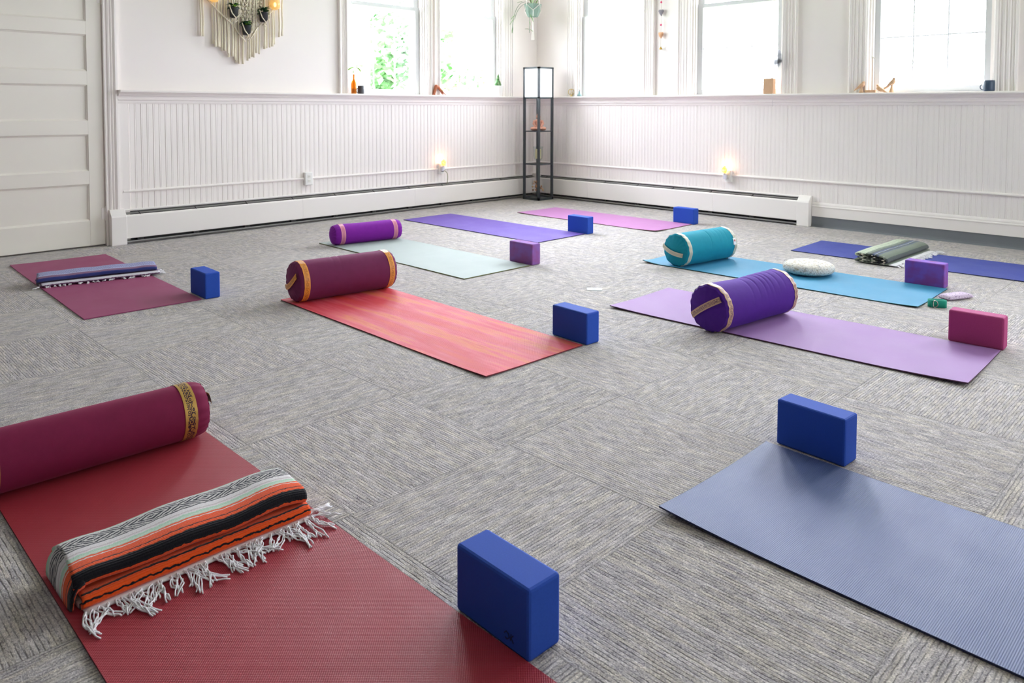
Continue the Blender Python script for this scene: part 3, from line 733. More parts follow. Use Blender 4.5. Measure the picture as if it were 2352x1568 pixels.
# ------------------------------------------------------------------ round cushion, strap, eye pillow, card
def knit_fn(t):
    v = t.obj(); x, y, z = t.sep(v)
    r = t.math('SQRT', t.math('ADD', t.math('MULTIPLY', x, x), t.math('MULTIPLY', y, y)))
    s = t.math('ADD', r, t.math('MULTIPLY', z, -.9))
    ring = t.math('SINE', t.math('MULTIPLY', s, 2*pi/.008)); an = t.math('ARCTAN2', y, x)
    st_ = t.math('SINE', t.math('ADD', t.math('MULTIPLY', an, 90.), t.math('MULTIPLY', t.math('FLOOR', t.math('DIVIDE', s, .008)), 2.)))
    h = t.math('ADD', t.math('MULTIPLY', ring, .6), t.math('MULTIPLY', st_, .4))
    n1 = t.noise(v, 120., 2., .7); n2 = t.noise(t.comb(t.math('MULTIPLY', x, 40.), t.math('MULTIPLY', y, 40.), t.math('MULTIPLY', z, 90.)), 1., 2.)
    c = t.ramp(n1, [(.30, srgb('#a39c95')), (.40, srgb('#e2dcd4')), (.62, srgb('#f4efe6'))])
    c = t.mix(t.ramp(n2, [(.56, (0, 0, 0)), (.68, (.7, .7, .7))]), c, srgb('#b59a72'))
    n3 = t.noise(v, 33., 2.); c = t.mix(t.ramp(n3, [(.60, (0, 0, 0)), (.7, (.5, .5, .5))]), c, srgb('#7d8896'))
    c = t.mix(t.math('MULTIPLY', t.math('LESS_THAN', h, -.35), .25), c, srgb('#5d574f'))
    return t.bsdf(c, .95, .1, t.bump(h, .4, .004))
pr = []
for k in range(21):
    q = -pi/2+pi*k/20; cs = abs(cos(q))**.42; pr.append((max(.0008, .164*cs), .042+.040*(1 if q > 0 else -1)*abs(sin(q))**.85))
tag(MB().lathe(pr, 56).build('round_cushion', mat('knit', knit_fn), None, smooth=True, loc=(4.435, -2.075, .0065)), 'round cream speckled knitted cushion on the turquoise mat', 'cushion')

TEAL = mat('strap_web', lambda t: t.bsdf(t.mix(t.noise(t.obj(), 500., 2.), srgb('#13806c'), srgb('#23a58c')), .7, .3, t.bump(t.math('SINE', t.math('MULTIPLY', t.sep(t.obj())[2], 2*pi/.003)), .3, .001)))
ys = thing('yoga_strap', 'rolled teal cotton strap with silver rings on the carpet', 'strap', (5.303, -2.385, .0006), .55)
pts = []; turns = 5
for k in range(turns*40+1):
    q = k/40*2*pi; rr = .004+.0021*k/40*1.7
    pts.append(Vector(((.028+rr)*cos(q) if False else rr*cos(q)+(.026 if cos(q) > 0 else -.026)*min(1, abs(cos(q))*3), rr*1.05*sin(q)*1.15)))
n = len(pts); mb = MB(); mb.grid(lambda u, v: (*pts[int(round(u*(n-1)))], .040*v+.0002), n-1, 2)
mb.build('webbing', TEAL, ys, smooth=True, fix=False, solid=.0019)
SIL = P('nickel', '#c9c6c0', rough=.2, metal=1.)
for k, dy in enumerate((0, .006)):
    ring = [(-.028+.018*cos(q)*(1 if cos(q) > 0 else .25)+.006, -.0262-dy, .022+.019*sin(q)) for q in [2*pi*i/28 for i in range(28)]]
    MB().tube(ring, .0014, 8, closed=True).build('d_ring', SIL, ys, smooth=True)
MB().box(-.036, -.0255, .0005, -.018, -.0235, .040).build('sewn_end', TEAL, ys, bevel=.0008)

def floral_fn(t):
    v = t.obj(); vo = t.n('TexVoronoi', Vector=v, Scale=75.); f = t.math('LESS_THAN', vo.outputs[0], .27)
    return t.bsdf(t.mix(f, srgb('#c9b6cb'), t.mix(t.noise(v, 90.), srgb('#6f5f86'), srgb('#8a6a92'))), .8, .2)
def pil(u, v):
    x, y = (u-.5)*.085, (v-.5)*.195; e = (1-abs(2*u-1)**6)*(1-abs(2*v-1)**10); return x, y, e
mb = MB(); mb.grid(lambda u, v: (pil(u, v)[0], pil(u, v)[1], .011+.018*pil(u, v)[2]**.6+.0015*noise.noise(Vector((u*5, v*9, 0)))), 20, 36)
mb.grid(lambda u, v: (pil(u, v)[0], pil(u, v)[1], .011-.0105*pil(u, v)[2]**.6), 20, 36)
tag(mb.build('eye_pillow', mat('lilac_print', floral_fn), None, smooth=True, loc=(5.322, -2.10, .0006), rot=-.42, weld=True), 'small lilac printed eye pillow behind the teal strap', 'pillow')
card = MB().box(-.045, -.032, 0, .045, .032, .0012).build('paper_card', P('card_white', '#c3c8cc', rough=.6), None, loc=(3.694, -3.43, .0012), rot=.75)
tag(card, 'small white paper card lying alone on the carpet', 'card')
MB().tube([(-.015, -.002, .0013), (-.005, .004, .0013), (.006, -.003, .0013)], .0006, 5).build('printed_mark', P('ink_grey', '#9aa0a8'), card)

# ------------------------------------------------------------------ corner shelf lamp
BLK = P('lamp_black', '#3d4347', rough=.5)
lx, ly, ls = .178, -.432, .262
lamp = thing('floor_lamp', 'tall black square shelf lamp standing in the corner with a white shade', 'lamp', (lx+ls/2, ly+ls/2, 0.0005))
h = ls/2; pw = .026
for sx in (-1, 1):
    for sy in (-1, 1):
        x0, y0 = (sx*h if sx < 0 else h-pw), (sy*h if sy < 0 else h-pw)
        MB().box(x0, y0, 0, x0+pw, y0+pw, 1.60).build('post', BLK, lamp, bevel=.002)
def ringframe(nm, z0, z1):
    mb = MB(); mb.box(-h, -h, z0, h, -h+pw*.8, z1); mb.box(-h, h-pw*.8, z0, h, h, z1); mb.box(-h, -h, z0, -h+pw*.8, h, z1); mb.box(h-pw*.8, -h, z0, h, h, z1)
    return mb.build(nm, BLK, lamp)
ringframe('top_frame', 1.578, 1.60); ringframe('shade_rail', 1.222, 1.240); ringframe('foot_frame', .0, .03)
for z in (.822, .424): MB().box(-h+.004, -h+.004, z, h-.004, h-.004, z+.012).build('shelf', BLK, lamp, bevel=.001)
MB().box(-h+.004, -h+.004, .004, h-.004, h-.004, .022).build('bottom_shelf', BLK, lamp)
def shade_fn(t):
    e = t.n('Emission', Color=(.93, .97, 1., 1), Strength=.55); d = t.bsdf(srgb('#f4f6f8'), .8, .2)
    return t.n('AddShader', i0=e, i1=d)
mb = MB(); g_ = h-.006
for a, b in (((-g_, -g_), (g_, -g_+.002)), ((-g_, g_-.002), (g_, g_)), ((-g_, -g_), (-g_+.002, g_)), ((g_-.002, -g_), (g_, g_))): mb.box(a[0], a[1], 1.24, b[0], b[1], 1.578)
mb.build('lamp_shade', mat('shade_paper', shade_fn), lamp)

# seated figurine
TC = P('terracotta_pink', '#d69b86', rough=.7, grain=.08)
mb = MB()
mb.ell((0, 0, .022), (.05, .05, .022)).ell((.055, -.03, .026), (.038, .05, .024), rot=Matrix.Rotation(.6, 3, 'Z')).ell((-.055, -.03, .026), (.038, .05, .024), rot=Matrix.Rotation(-.6, 3, 'Z'))
mb.ell((0, -.055, .026), (.06, .024, .016)).ell((0, .005, .08), (.040, .030, .055)).ell((0, .002, .115), (.046, .026, .028))
for s in (-1, 1):
    mb.tube([(s*.045, 0, .122), (s*.058, -.012, .085), (s*.034, -.042, .052), (s*.008, -.052, .047)], lambda q: .016-.005*q, 10)
    mb.ell((s*.024, .0, .165), (.004, .006, .013))
mb.tube([(0, 0, .135), (0, -.002, .152)], .014, 10).ell((0, -.003, .173), (.023, .025, .029)).ell((0, -.027, .170), (.004, .006, .008)).ell((0, .003, .196), (.018, .019, .012)).ell((0, .003, .210), (.009, .009, .009))
tag(mb.build('meditating_figurine', TC, None, loc=(.309, -.301, .8345), rot=pi/4, remesh=.0035), 'terracotta seated meditating figurine on the upper shelf of the corner lamp', 'figurine')
# hurricane candle holder
hc = thing('candle_holder', 'clear glass hurricane holding a cream pillar candle on the lower lamp shelf', 'candle holder', (.309, -.301, .4365))
def clear_fn(t):
    lw = t.n('LayerWeight', Blend=.35); fz = t.math('MULTIPLY', t.math('POWER', lw.outputs['Facing'], 3.), .45); return t.n('MixShader', i0=fz, i1=t.n('BsdfTransparent', Color=(.95, .97, .96)), i2=t.n('BsdfGlossy', Roughness=.03))
CLEAR = mat('clear_glass', clear_fn)
MB().lathe([(.034, 0), (.036, .004), (.016, .012), (.014, .022), (.03, .034), (.050, .055), (.058, .10), (.056, .15), (.060, .19), (.064, .205), (.062, .205), (.058, .19), (.054, .15), (.056, .10), (.048, .057), (.012, .036)], 32).build('glass', CLEAR, hc, smooth=True)
MB().lathe([(.034, .058), (.036, .062), (.036, .168), (.032, .174), (.010, .170)], 28).build('candle', P('wax_cream', '#eadfb4', rough=.5), hc, smooth=True)
MB().tube([(0, 0, .168), (.001, 0, .182)], .0012, 6).build('wick', DARKGAP, hc)
# dried flowers in a vase
vf = thing('dried_flowers', 'dried flower bunch in a small glass bottle on the bottom lamp shelf', 'dried flowers', (.309, -.301, .0235))
MB().lathe([(.026, 0), (.03, .005), (.03, .05), (.014, .068), (.012, .085), (.014, .09), (.011, .09), (.010, .07), (.026, .05), (.026, .006)], 24).build('bottle', CLEAR, vf, smooth=True)
DRY = [P('dry_tan', '#b98a62', rough=.9), P('dry_cream', '#d7b48c', rough=.9), P('dry_brown', '#8a6a52', rough=.9)]
mbs = MB(); rnd = random.Random(3)
for k in range(16):
    an = rnd.uniform(0, 6.28); rr = rnd.uniform(.02, .085); top = Vector((rr*cos(an), rr*sin(an), rnd.uniform(.085, .20)))
    mbs.tube(bez((0, 0, .02), (0, 0, .1), top*.8+Vector((0, 0, .05)), top, 6), .0012, 5)
    mb = MB()
    for q in range(9):
        d = Vector((rnd.uniform(-1, 1), rnd.uniform(-1, 1), rnd.uniform(-.5, 1))).normalized()
        mb.ell(top+d*.009, (.007, .007, .004), 6, 4, rot=d.to_track_quat('Z', 'Y').to_matrix())
    mb.build('flower_head', DRY[k % 3], vf, smooth=True)
mbs.build('stems', DRY[2], vf)

# ------------------------------------------------------------------ outlets and night lights
PLW = P('outlet_white', '#f2f0ec', rough=.35)
def outlet(label, fm, t, z, w_=.070, h_=.118, dep=.044):
    loc = fm((0.012, z-h_/2), t); root = thing('wall_outlet', label, 'outlet', loc, group='surface-mounted outlets on the wire raceway')
    o = Vector(loc); g = lambda p, q: tuple(Vector(fm(p, q))-o)
    mb = MB(); bx(mb, g, t-w_/2, t+w_/2, .012, dep, z-h_/2, z+h_/2); mb.build('box', PLW, root, bevel=.004)
    mb = MB(); bx(mb, g, t-w_/2+.006, t+w_/2-.006, dep, dep+.003, z-h_/2+.006, z+h_/2-.006); mb.build('face_plate', PLW, root, bevel=.001)
    for dz in (-.022, .022):
        mb = MB(); bx(mb, g, t-.015, t+.015, dep+.003, dep+.0055, z+dz-.014, z+dz+.014); rc = mb.build('receptacle', P('outlet_ivory', '#e9e6df', rough=.35), root, bevel=.004)
        mb = MB()
        for s in (-1, 1): bx(mb, g, t+s*.006-.001, t+s*.006+.001, dep+.005, dep+.0058, z+dz-.003, z+dz+.006)
        mb.build('slots', DARKGAP, rc)
    return root
outlet('white outlet box below the macrame hanging, nothing plugged in', ML, -3.262, .424, w_=.085, h_=.125)
outlet('white outlet box with a glowing night light and a cord, left wall', ML, -1.605, .430)
outlet('white outlet box with a glowing night light on the right wall', MR, 2.706, .420)
def glow_fn(t):
    v = t.obj(); n = t.noise(v, 45., 3.)
    c = t.ramp(n, [(.3, (1., .34, .02)), (.5, (1., .55, .08)), (.7, (1., .80, .36))])
    e = t.n('Emission', Color=c, Strength=1.05); d = t.bsdf(srgb('#f0b060'), .5, .3)
    return t.n('AddShader', i0=e, i1=d)
GLOW = mat('salt_glow', glow_fn)
def nightlight(label, fm, t, z, dep, power):
    loc = fm((dep, z-.05), t); root = thing('night_light', label, 'night light', loc, group='glowing salt crystal night lights')
    o = Vector(loc); g = lambda p, q: tuple(Vector(fm(p, q))-o)
    mb = MB(); bx(mb, g, t-.018, t+.018, dep+.001, dep+.030, z-.050, z+.004); mb.build('plug_body', P('plug_clear', '#dcd9e4', rough=.3), root, bevel=.005)
    c = Vector(g((dep+.030, z+.045), t)); mb = MB()
    rnd = random.Random(5)
    pts = []
    for j in range(9):
        th = pi*j/8
        for k in range(10):
            r = .030*(1+rnd.uniform(-.12, .12)); pts.append(c+Vector((r*.9*sin(th)*cos(k*.628), r*.9*sin(th)*sin(k*.628), r*1.25*cos(th))))
    f = [(j*10+k, (j+1)*10+k, (j+1)*10+(k+1) % 10, j*10+(k+1) % 10) for j in range(8) for k in range(10)]
    mb.add(pts, f); mb.build('salt_crystal', GLOW, root)
    MB().tube([c-Vector((0, 0, .042)), c-Vector((0, 0, .028))], .014, 12).build('collar', PLW, root)
    l = bpy.data.lights.new('night_light_lamp', 'POINT'); l.energy = power; l.color = (1, .42, .20); l.shadow_soft_size = .012
    lo = bpy.data.objects.new('night_light_lamp', l); COL.objects.link(lo); lo.location = fm((dep-.004, z+.085), t)
    return root
nightlight('amber salt crystal night light plugged in on the left wall, above a cord', ML, -1.605, .452, .052, .26)
nightlight('amber salt crystal night light plugged in on the right wall', MR, 2.690, .440, .052, .26)
pc = thing('power_cord', 'thin olive cord with dark plug hanging from the left wall outlet', 'cord', (.05, -1.605, .28))
MB().box(.002, -.012, .116, .028, .012, .140).build('plug', P('plug_dark', '#3f3b30'), pc, bevel=.004)
MB().tube(bez((.028, 0, .128), (.07, .01, .128), (.06, .05, .10), (.03, .055, .0), 14)+[Vector((.010, .056, -.03))], .004, 8).build('cable', P('cable_olive', '#a9a888', rough=.5), pc, smooth=True)

# ------------------------------------------------------------------ macrame wall hanging
ROPE = mat('cotton_rope', lambda t: t.bsdf(t.mix(t.noise(t.obj(), 160., 2.), srgb('#ecdfc0'), srgb('#fff8e8')), .95, .1, t.bump(t.math('SINE', t.math('MULTIPLY', t.math('ADD', t.sep(t.obj())[2], t.math('MULTIPLY', t.sep(t.obj())[1], .8)), 2*pi/.011)), .45, .003)))
mz = thing('macrame_hanging', 'cream knotted macrame hanging with plant pockets on the left wall', 'wall hanging', (.0, -3.91, 2.5))
MB().tube([(.035, -.5, 0), (.035, .5, 0)], .014, 12).build('dowel', P('dowel_wood', '#b08a5c', rough=.6), mz, smooth=True)
MB().tube([(.035, -.42, .0), (.004, 0, .34), (.035, .42, 0)], .005, 8).build('hanging_loop', ROPE, mz)
rnd = random.Random(11)
def mac_bottom(y):    # lower outline of the hanging, world z
    pts = [(-4.30, 1.735), (-4.17, 1.655), (-4.10, 1.625), (-4.03, 1.567), (-3.945, 1.479), (-3.85, 1.53), (-3.79, 1.58), (-3.69, 1.636), (-3.595, 1.69), (-3.525, 1.778)]
    for (a, za), (b, zb) in zip(pts, pts[1:]):
        if a <= y <= b: return za+(zb-za)*(y-a)/(b-a)
    return pts[0][1] if y < pts[0][0] else pts[-1][1]
ys_ = [-4.285, -4.262, -4.175, -4.160, -4.128, -4.112, -4.092, -4.068, -4.052, -4.03, -4.008, -3.985, -3.967, -3.948, -3.93, -3.905, -3.862, -3.846, -3.815, -3.80, -3.778, -3.742, -3.70, -3.682, -3.655, -3.612, -3.588, -3.54, -3.527]
for y in ys_:
    zb = mac_bottom(y)+rnd.uniform(-.012, .02); x = .02+rnd.uniform(0, .025); r = rnd.choice([.006, .0075, .009])
    w1 = rnd.uniform(-.008, .008)
    pts = [(x+.004*sin(q*5+y*30), (y+3.91)+w1*sin(q*3.1+y*9)+.002*sin(q*17), (2.5-(2.5-zb)*q)-2.5+0) for q in [i/22 for i in range(23)]]
    pts = [(p[0], p[1], p[2]) for p in pts]
    mb = MB().tube(pts, lambda q, r=r: r*(1+.1*sin(q*60))*(1+(.45*max(0., q-.93)/.07)), 7)
    mb.build('cord', ROPE, mz, smooth=True)
mb = MB()    # knotted net in the middle
for row in range(20):
    z = 1.795+row*.034; half = .045+.0085*row*1.0 if row < 10 else .14
    half = min(half, .15); cy = .065 if row < 10 else .02
    nk = max(2, int(half*2/.030))
    for k in range(nk+1):
        yy = cy-half+2*half*k/nk+(.008 if row % 2 else 0)
        for s in (-1, 1): mb.tube([(.034, yy-.012*s, z-2.5-.014), (.043, yy, z-2.5), (.036, yy+.012*s, z-2.5+.014)], .0052, 6)
mb.build('knotted_net', ROPE, mz, smooth=True)
mb = MB()
for a, b in (((-.36, -.42), (-.09, -.66)), ((-.09, -.66), (.02, -.80)), ((.36, -.40), (.14, -.66)), ((.14, -.66), (.04, -.80))):
    mb.tube([(.045, a[0], a[1]), (.05, (a[0]+b[0])/2, (a[1]+b[1])/2-.01), (.05, b[0], b[1])], .006, 7)
mb.build('diagonal_cord', ROPE, mz, smooth=True)
POTB = P('pot_black', '#2e3033', rough=.35)
LEAFD = P('leaf_dark', '#2f5d3a', rough=.5, grain=.3, scale=40.)
LEAFY = P('leaf_fresh', '#7fb422', rough=.5)
def leaf(mb, base, d, ln, wd, droop=.3, mi=0, up=Vector((0, 0, 1))):
    d = Vector(d).normalized(); sd = d.cross(up); sd = sd.normalized() if sd.length > .01 else Vector((1, 0, 0)); nn = sd.cross(d)
    def fn(u, v):
        wv = wd*sin(pi*min(1, u*.96+.02))**.8*(1-u*.25)*(v-.5)
        return Vector(base)+d*(ln*u)+sd*wv+Vector((0, 0, -droop*ln*u*u))+nn*(abs(v-.5)*wd*.35)
    mb.grid(fn, 6, 2, mi=mi); mb.grid(lambda u, v: fn(u, v)-nn*.0008, 6, 2, mi=mi)
def pocket_plant(label, y, z, lean, seed):
    root = thing('pocket_plant', label, 'potted plant', (.085, y, z), group='small ivy pots in the macrame pockets')
    MB().lathe([(.026, -.045), (.034, -.038), (.040, .03), (.043, .036), (.043, .044), (.038, .044), (.036, .03), (.03, .028)], 22).build('pot', POTB, root, smooth=True)
    mb = MB(); r_ = random.Random(seed)
    for k in range(30):
        an = r_.uniform(0, 6.28); el = r_.uniform(-.1, 1.1); b = Vector((.016*cos(an), .016*sin(an)+lean*.3, .04+r_.uniform(0, .035)))
        leaf(mb, b, (cos(an)*cos(el), sin(an)*cos(el)+lean*4, sin(el)), r_.uniform(.032, .055), r_.uniform(.022, .032), .4, mi=1 if k % 9 == 0 else 0)
    mb.build('foliage', [LEAFD, LEAFY], root, smooth=True, fix=False)
    mb = MB()
    for s in (-1, 1): mb.tube([(.02, s*.05, .06), (.045, s*.036, -.01), (.043, s*.004, -.045), (.01, -s*.02, -.075)], .0045, 7)
    mb.tube([(.03, 0, -.048), (.034, .012, -.07), (.03, 0, -.088), (.034, -.012, -.07)], .0045, 7, closed=True)
    return root, mb
for (lb, y, z, ln, sd) in (('small dark green ivy in the left macrame pocket', -4.01, 1.945, -.004, 1), ('dark ivy pot in the lowest macrame pocket', -3.895, 1.80, -.006, 2), ('bushiest small ivy in the right macrame pocket', -3.73, 1.93, .01, 3)):
    rt, mb = pocket_plant(lb, y, z, ln, sd)
    for i, p in enumerate(mb.v): mb.v[i] = (p[0]+.085, p[1]+y+3.91, p[2]+z-2.5)
    mb.build('pocket_cord', ROPE, mz, smooth=True)
def votive_fn(t):
    gl = t.n('MixShader', i0=.5, i1=t.n('BsdfTransparent', Color=(1., .93, .75, 1)), i2=t.bsdf(srgb('#d9c48e'), .15, .6))
    return t.n('AddShader', i0=t.n('Emission', Color=(1., .62, .22, 1), Strength=.07), i1=gl)
for lb, y, z in (('amber glass votive hanging at the left of the macrame', -4.185, 2.07), ('glowing amber glass votive at the right of the macrame', -3.615, 2.055)):
    v_ = thing('votive', lb, 'votive', (.08, y, z), group='amber votives in the macrame')
    MB().lathe([(.012, -.050), (.030, -.044), (.045, -.02), (.048, .01), (.042, .035), (.036, .048), (.033, .048), (.039, .034), (.045, .01), (.042, -.018), (.028, -.040)], 22).build('glass', mat('votive_amber', votive_fn), v_, smooth=True)
    MB().ell((0, 0, .0), (.012, .012, .022), 10, 8).build('bulb', mat('votive_bulb', lambda t: t.n('Emission', Color=(1., .75, .4, 1), Strength=5.)), v_, smooth=True)

# ------------------------------------------------------------------ hanging plant in the corner
hp = thing('hanging_plant', 'trailing plant in a sage ceramic pot hung by cords in the corner', 'hanging plant', (.27, -.36, 2.20))
MB().lathe([(.05, .0), (.062, .006), (.088, .07), (.104, .150), (.106, .156), (.100, .156), (.094, .14), (.09, .13)], 8).build('pot', P('pot_sage', '#7d9488', rough=.4), hp)
MB().lathe([(.088, .125), (.01, .13)], 12).build('soil', P('soil', '#4a3c30', rough=1.), hp)
mb = MB()
for k in range(4):
    a = pi/4+k*pi/2; a2 = a+pi/4; a3 = a-pi/4
    mb.tube([(0, 0, -.012), (.068*cos(a), .068*sin(a), .012), (.096*cos(a), .096*sin(a), .075)], .004, 6)
    for aa in (a2, a3): mb.tube([(.096*cos(a), .096*sin(a), .075), (.110*cos(aa), .110*sin(aa), .15), (.09*cos(aa), .09*sin(aa), .3), (0, 0, .95), (0, 0, 1.39)], .0035, 6)
for k in range(9): mb.tube(bez((0, 0, -.012), (.006*cos(k), .006*sin(k), -.08), (.014*cos(k*.7), .014*sin(k*.7), -.18), (.018*cos(k*.7), .018*sin(k*.7), -.27), 6), .003, 6)
mb.ell((0, 0, -.02), (.014, .014, .018))
mb.build('macrame_cords', P('cord_white', '#efeae4', rough=.9), hp, smooth=True)
LEAFG = P('leaf_green', '#6f8f55', rough=.45, grain=.25, scale=30.)
mb = MB(); r_ = random.Random(4)
vines = [[(0, 0, .14), (-.05, -.06, .22), (-.10, -.17, .12), (-.11, -.20, -.03)], [(0, 0, .14), (-.03, -.02, .20), (.08, -.14, .10), (.085, -.15, -.20)], [(0, 0, .15), (-.08, -.10, .24), (-.12, -.22, .15), (-.13, -.22, -.19)]]
for vi in vines: mb.tube(bez(*vi, 14), .0022, 6, mi=1)
LV = [((-.10, -.20, .02), (-.1, -.7, -.55), .085), ((-.11, -.21, -.03), (-.2, -.9, -.9), .08), ((.07, -.13, .02), (.2, .7, -1.1), .09), ((.085, -.15, -.06), (.1, .3, -.9), .05), ((-.13, -.21, -.12), (0, -.2, -1), .07), ((.08, -.15, -.16), (0, -.8, .1), .07), ((.085, -.14, -.16), (0, .9, -.3), .055), ((-.03, -.05, .20), (0, -1, .3), .09), ((0, 0, .16), (0, .1, 1), .12), ((0, .02, .16), (.2, .3, 1), .12), ((.0, -.03, .16), (.1, -.5, .9), .11), ((0, .05, .16), (-.2, .6, .8), .1), ((-.06, -.12, .18), (-.1, -1, -.1), .08)]
for b, d, ln in LV: leaf(mb, b, d, ln, ln*.26, .15)
mb.build('foliage', [LEAFG, LEAFD], hp, smooth=True, fix=False)
MB().tube([(0, 0, 1.37), (0, 0, 1.3995)], .006, 8).build('hook', ALU, hp)

# ------------------------------------------------------------------ bead garland
gl = thing('bead_garland', 'hanging string of small coloured bead ornaments between two right wall windows', 'garland', (1.874, -.028, 1.76))
MB().tube([(0, 0, 0.), (.001, 0, .5), (0, 0, 1.1)], .0016, 6).build('string', P('string_tan', '#bfae9c'), gl)
MB().tube([(0, .028, 1.1), (0, -.004, 1.1)], .004, 8).build('nail', ALU, gl)
PK = P('bead_pink', '#d8346e', rough=.4)
for z in (.255, .50, .72, .95): MB().ell((0, 0, z), (.011, .011, .011), 12, 8).build('bead', PK, gl, smooth=True)
for z, c in ((.148, '#dba984'), (.392, '#8d8790'), (.62, '#c9a24c'), (.84, '#4f8a8a')):
    mb = MB().ell((0, 0, z), (.026, .016, .030)).ell((-.018, 0, z+.014), (.015, .012, .016)).ell((.020, 0, z+.012), (.014, .008, .018)).ell((.002, 0, z-.026), (.010, .010, .018))
    mb.build('ornament', P('felt_'+c[1:], c, rough=.9, grain=.3), gl, smooth=True, remesh=.004)
mb = MB().lathe([(.006, -.012), (.016, -.010), (.017, -.004), (.008, .010), (.004, .020)], 14); mb.build('bell', P('brass', '#c9a552', rough=.3, metal=.8), gl, smooth=True)

# ------------------------------------------------------------------ things on the left sill
SZ = 1.2505
av = thing('bottle_vase', 'slim amber glass bottle holding a green sprig on the left sill', 'vase', (.045, -2.748, SZ))
def amber_fn(t):
    return t.n('MixShader', i0=.40, i1=t.n('BsdfTransparent', Color=(.95, .62, .16, 1)), i2=t.bsdf(srgb('#c07f28'), .12, .6))
MB().lathe([(.024, 0), (.027, .006), (.027, .10), (.020, .125), (.0105, .15), (.010, .19), (.012, .195), (.008, .195), (.008, .15), (.022, .10), (.022, .008)], 24).build('bottle', mat('amber_glass', amber_fn), av, smooth=True)
mb = MB(); mb.tube(bez((0, 0, .02), (0, .0, .15), (.0, .0, .22), (.005, .035, .275), 10), .0025, 6)
for b, d, ln in (((0, .01, .26), (0, -1, -.1), .075), ((.0, .03, .275), (0, 1, .25), .085), ((0, .02, .27), (.2, .7, -.5), .06), ((0, .045, .262), (0, 1, -.8), .055), ((0, 0, .255), (.3, -.5, .2), .06), ((0, .0, .24), (0, -.1, -1), .04)): leaf(mb, b, d, ln, ln*.62, .25)
mb.build('sprig', LEAFY, av, smooth=True, fix=False)
def mug(label, loc, c, R=.036, H=.075, hd=(0, -1), sq=False):
    root = thing('mug', label, 'mug', loc); m = P('mug_'+c[1:], c, rough=.35)
    MB().lathe([(R*.86, 0), (R*.98, .004), (R, .012), (R, H*.8), (R*.96, H), (R*.88, H), (R*.9, H*.8), (R*.88, .012), (.002, .010)], 28).build('cup', m, root, smooth=True)
    hx, hy = hd
    pts = [Vector((hx*(R*.95+.024*sin(q)), hy*(R*.95+.024*sin(q)), H*.40-.024*cos(q)*1.0)) for q in [pi*i/10 for i in range(11)]]
    MB().tube(pts, .004, 8).build('handle', m, root, smooth=True); return root
mug('small charcoal mug beside the amber bottle on the left sill', (.045, -2.665, SZ), '#4a4a4f', R=.034, H=.085)
# downward-dog figurine
mb = MB(); TC2 = P('terracotta', '#b4694a', rough=.6, grain=.1)
for s in (-1, 1):
    mb.tube([(s*.014, -.078, .004), (s*.013, -.062, .048), (s*.010, -.042, .100)], lambda q: .008+.006*q, 8); mb.ell((s*.014, -.074, .005), (.007, .014, .005))
    mb.tube([(s*.016, .030, .050), (s*.018, .052, .026), (s*.020, .078, .004)], lambda q: .008-.003*q, 8); mb.ell((s*.020, .082, .004), (.006, .010, .004))
mb.tube([(0, -.040, .098), (0, -.010, .085), (0, .030, .052)], lambda q: .019-.004*q+.003*sin(q*pi), 10).ell((0, -.042, .098), (.021, .019, .019)).tube([(0, .03, .05), (0, .042, .034)], .008, 8).ell((0, .048, .024), (.013, .016, .015))
tag(mb.build('yoga_figurine', TC2, None, loc=(.045, -1.638, SZ), remesh=.0028), 'small terracotta figurine bent in downward dog pose on the left sill', 'figurine')
cp = thing('potted_cactus', 'small green cactus in a white pot at the right end of the left sill', 'potted cactus', (.03, -.712, SZ))
MB().lathe([(.042, 0), (.048, .004), (.062, .115), (.064, .125), (.058, .125), (.054, .11), (.05, .108)], 28).build('pot', P('pot_white', '#f4f1ee', rough=.4), cp, smooth=True)
mb = MB(); CT = P('cactus_green', '#46713f', rough=.7, grain=.35, scale=70.)
mb.ell((0, 0, .15), (.034, .034, .05)).ell((0, 0, .195), (.022, .022, .05)).ell((.0, .028, .135), (.022, .022, .028)).ell((0, -.028, .135), (.022, .022, .028)).ell((.02, 0, .135), (.022, .022, .028)).ell((-.02, .0, .14), (.02, .02, .028)).ell((0, .002, .235), (.013, .013, .024))
mb.build('cactus', CT, cp, remesh=.004)
mb = MB(); r_ = random.Random(2)
for k in range(70):
    th = r_.uniform(0, 6.28); zz = r_.uniform(.12, .25); rr = .042*(1-(zz-.12)/.16)+.008
    mb.ell((rr*cos(th), rr*sin(th), zz), (.0022, .0022, .0022), 5, 4)
mb.build('spines', P('spine_cream', '#d8d3b0', rough=.8), cp)

# ------------------------------------------------------------------ things on the right sill
rn = thing('ring_ornament', 'small brass ring ornament on the right sill next to the lamp', 'ornament', (.615, -.045, SZ), .7)
BR = P('pale_brass', '#d8bd7c', rough=.35, metal=.5)
MB().tube([(.036*cos(q), 0, .052+.036*sin(q)) for q in [2*pi*i/36 for i in range(36)]], .004, 8, closed=True).build('ring', BR, rn, smooth=True)
mb = MB().tube([(-.004, 0, .018), (-.012, 0, .04), (.006, 0, .052), (-.008, 0, .066), (.004, 0, .078)], .0035, 6).tube([(.004, 0, .018), (.016, 0, .045), (.022, 0, .06)], .003, 6).ell((.002, 0, .078), (.006, .005, .006)); mb.build('centre_figure', BR, rn, smooth=True)
MB().lathe([(.016, 0), (.018, .003), (.010, .009), (.006, .016)], 18).build('foot', BR, rn, smooth=True)
sv = thing('bud_vase', 'tiny blue-green ceramic bud vase on the right sill beside the brass ring', 'vase', (.742, -.045, SZ))
MB().lathe([(.024, 0), (.029, .006), (.026, .022), (.014, .034), (.012, .044), (.016, .056), (.010, .060), (.007, .056)], 22).build('body', P('glaze_teal', '#7d9a9b', rough=.3), sv, smooth=True)
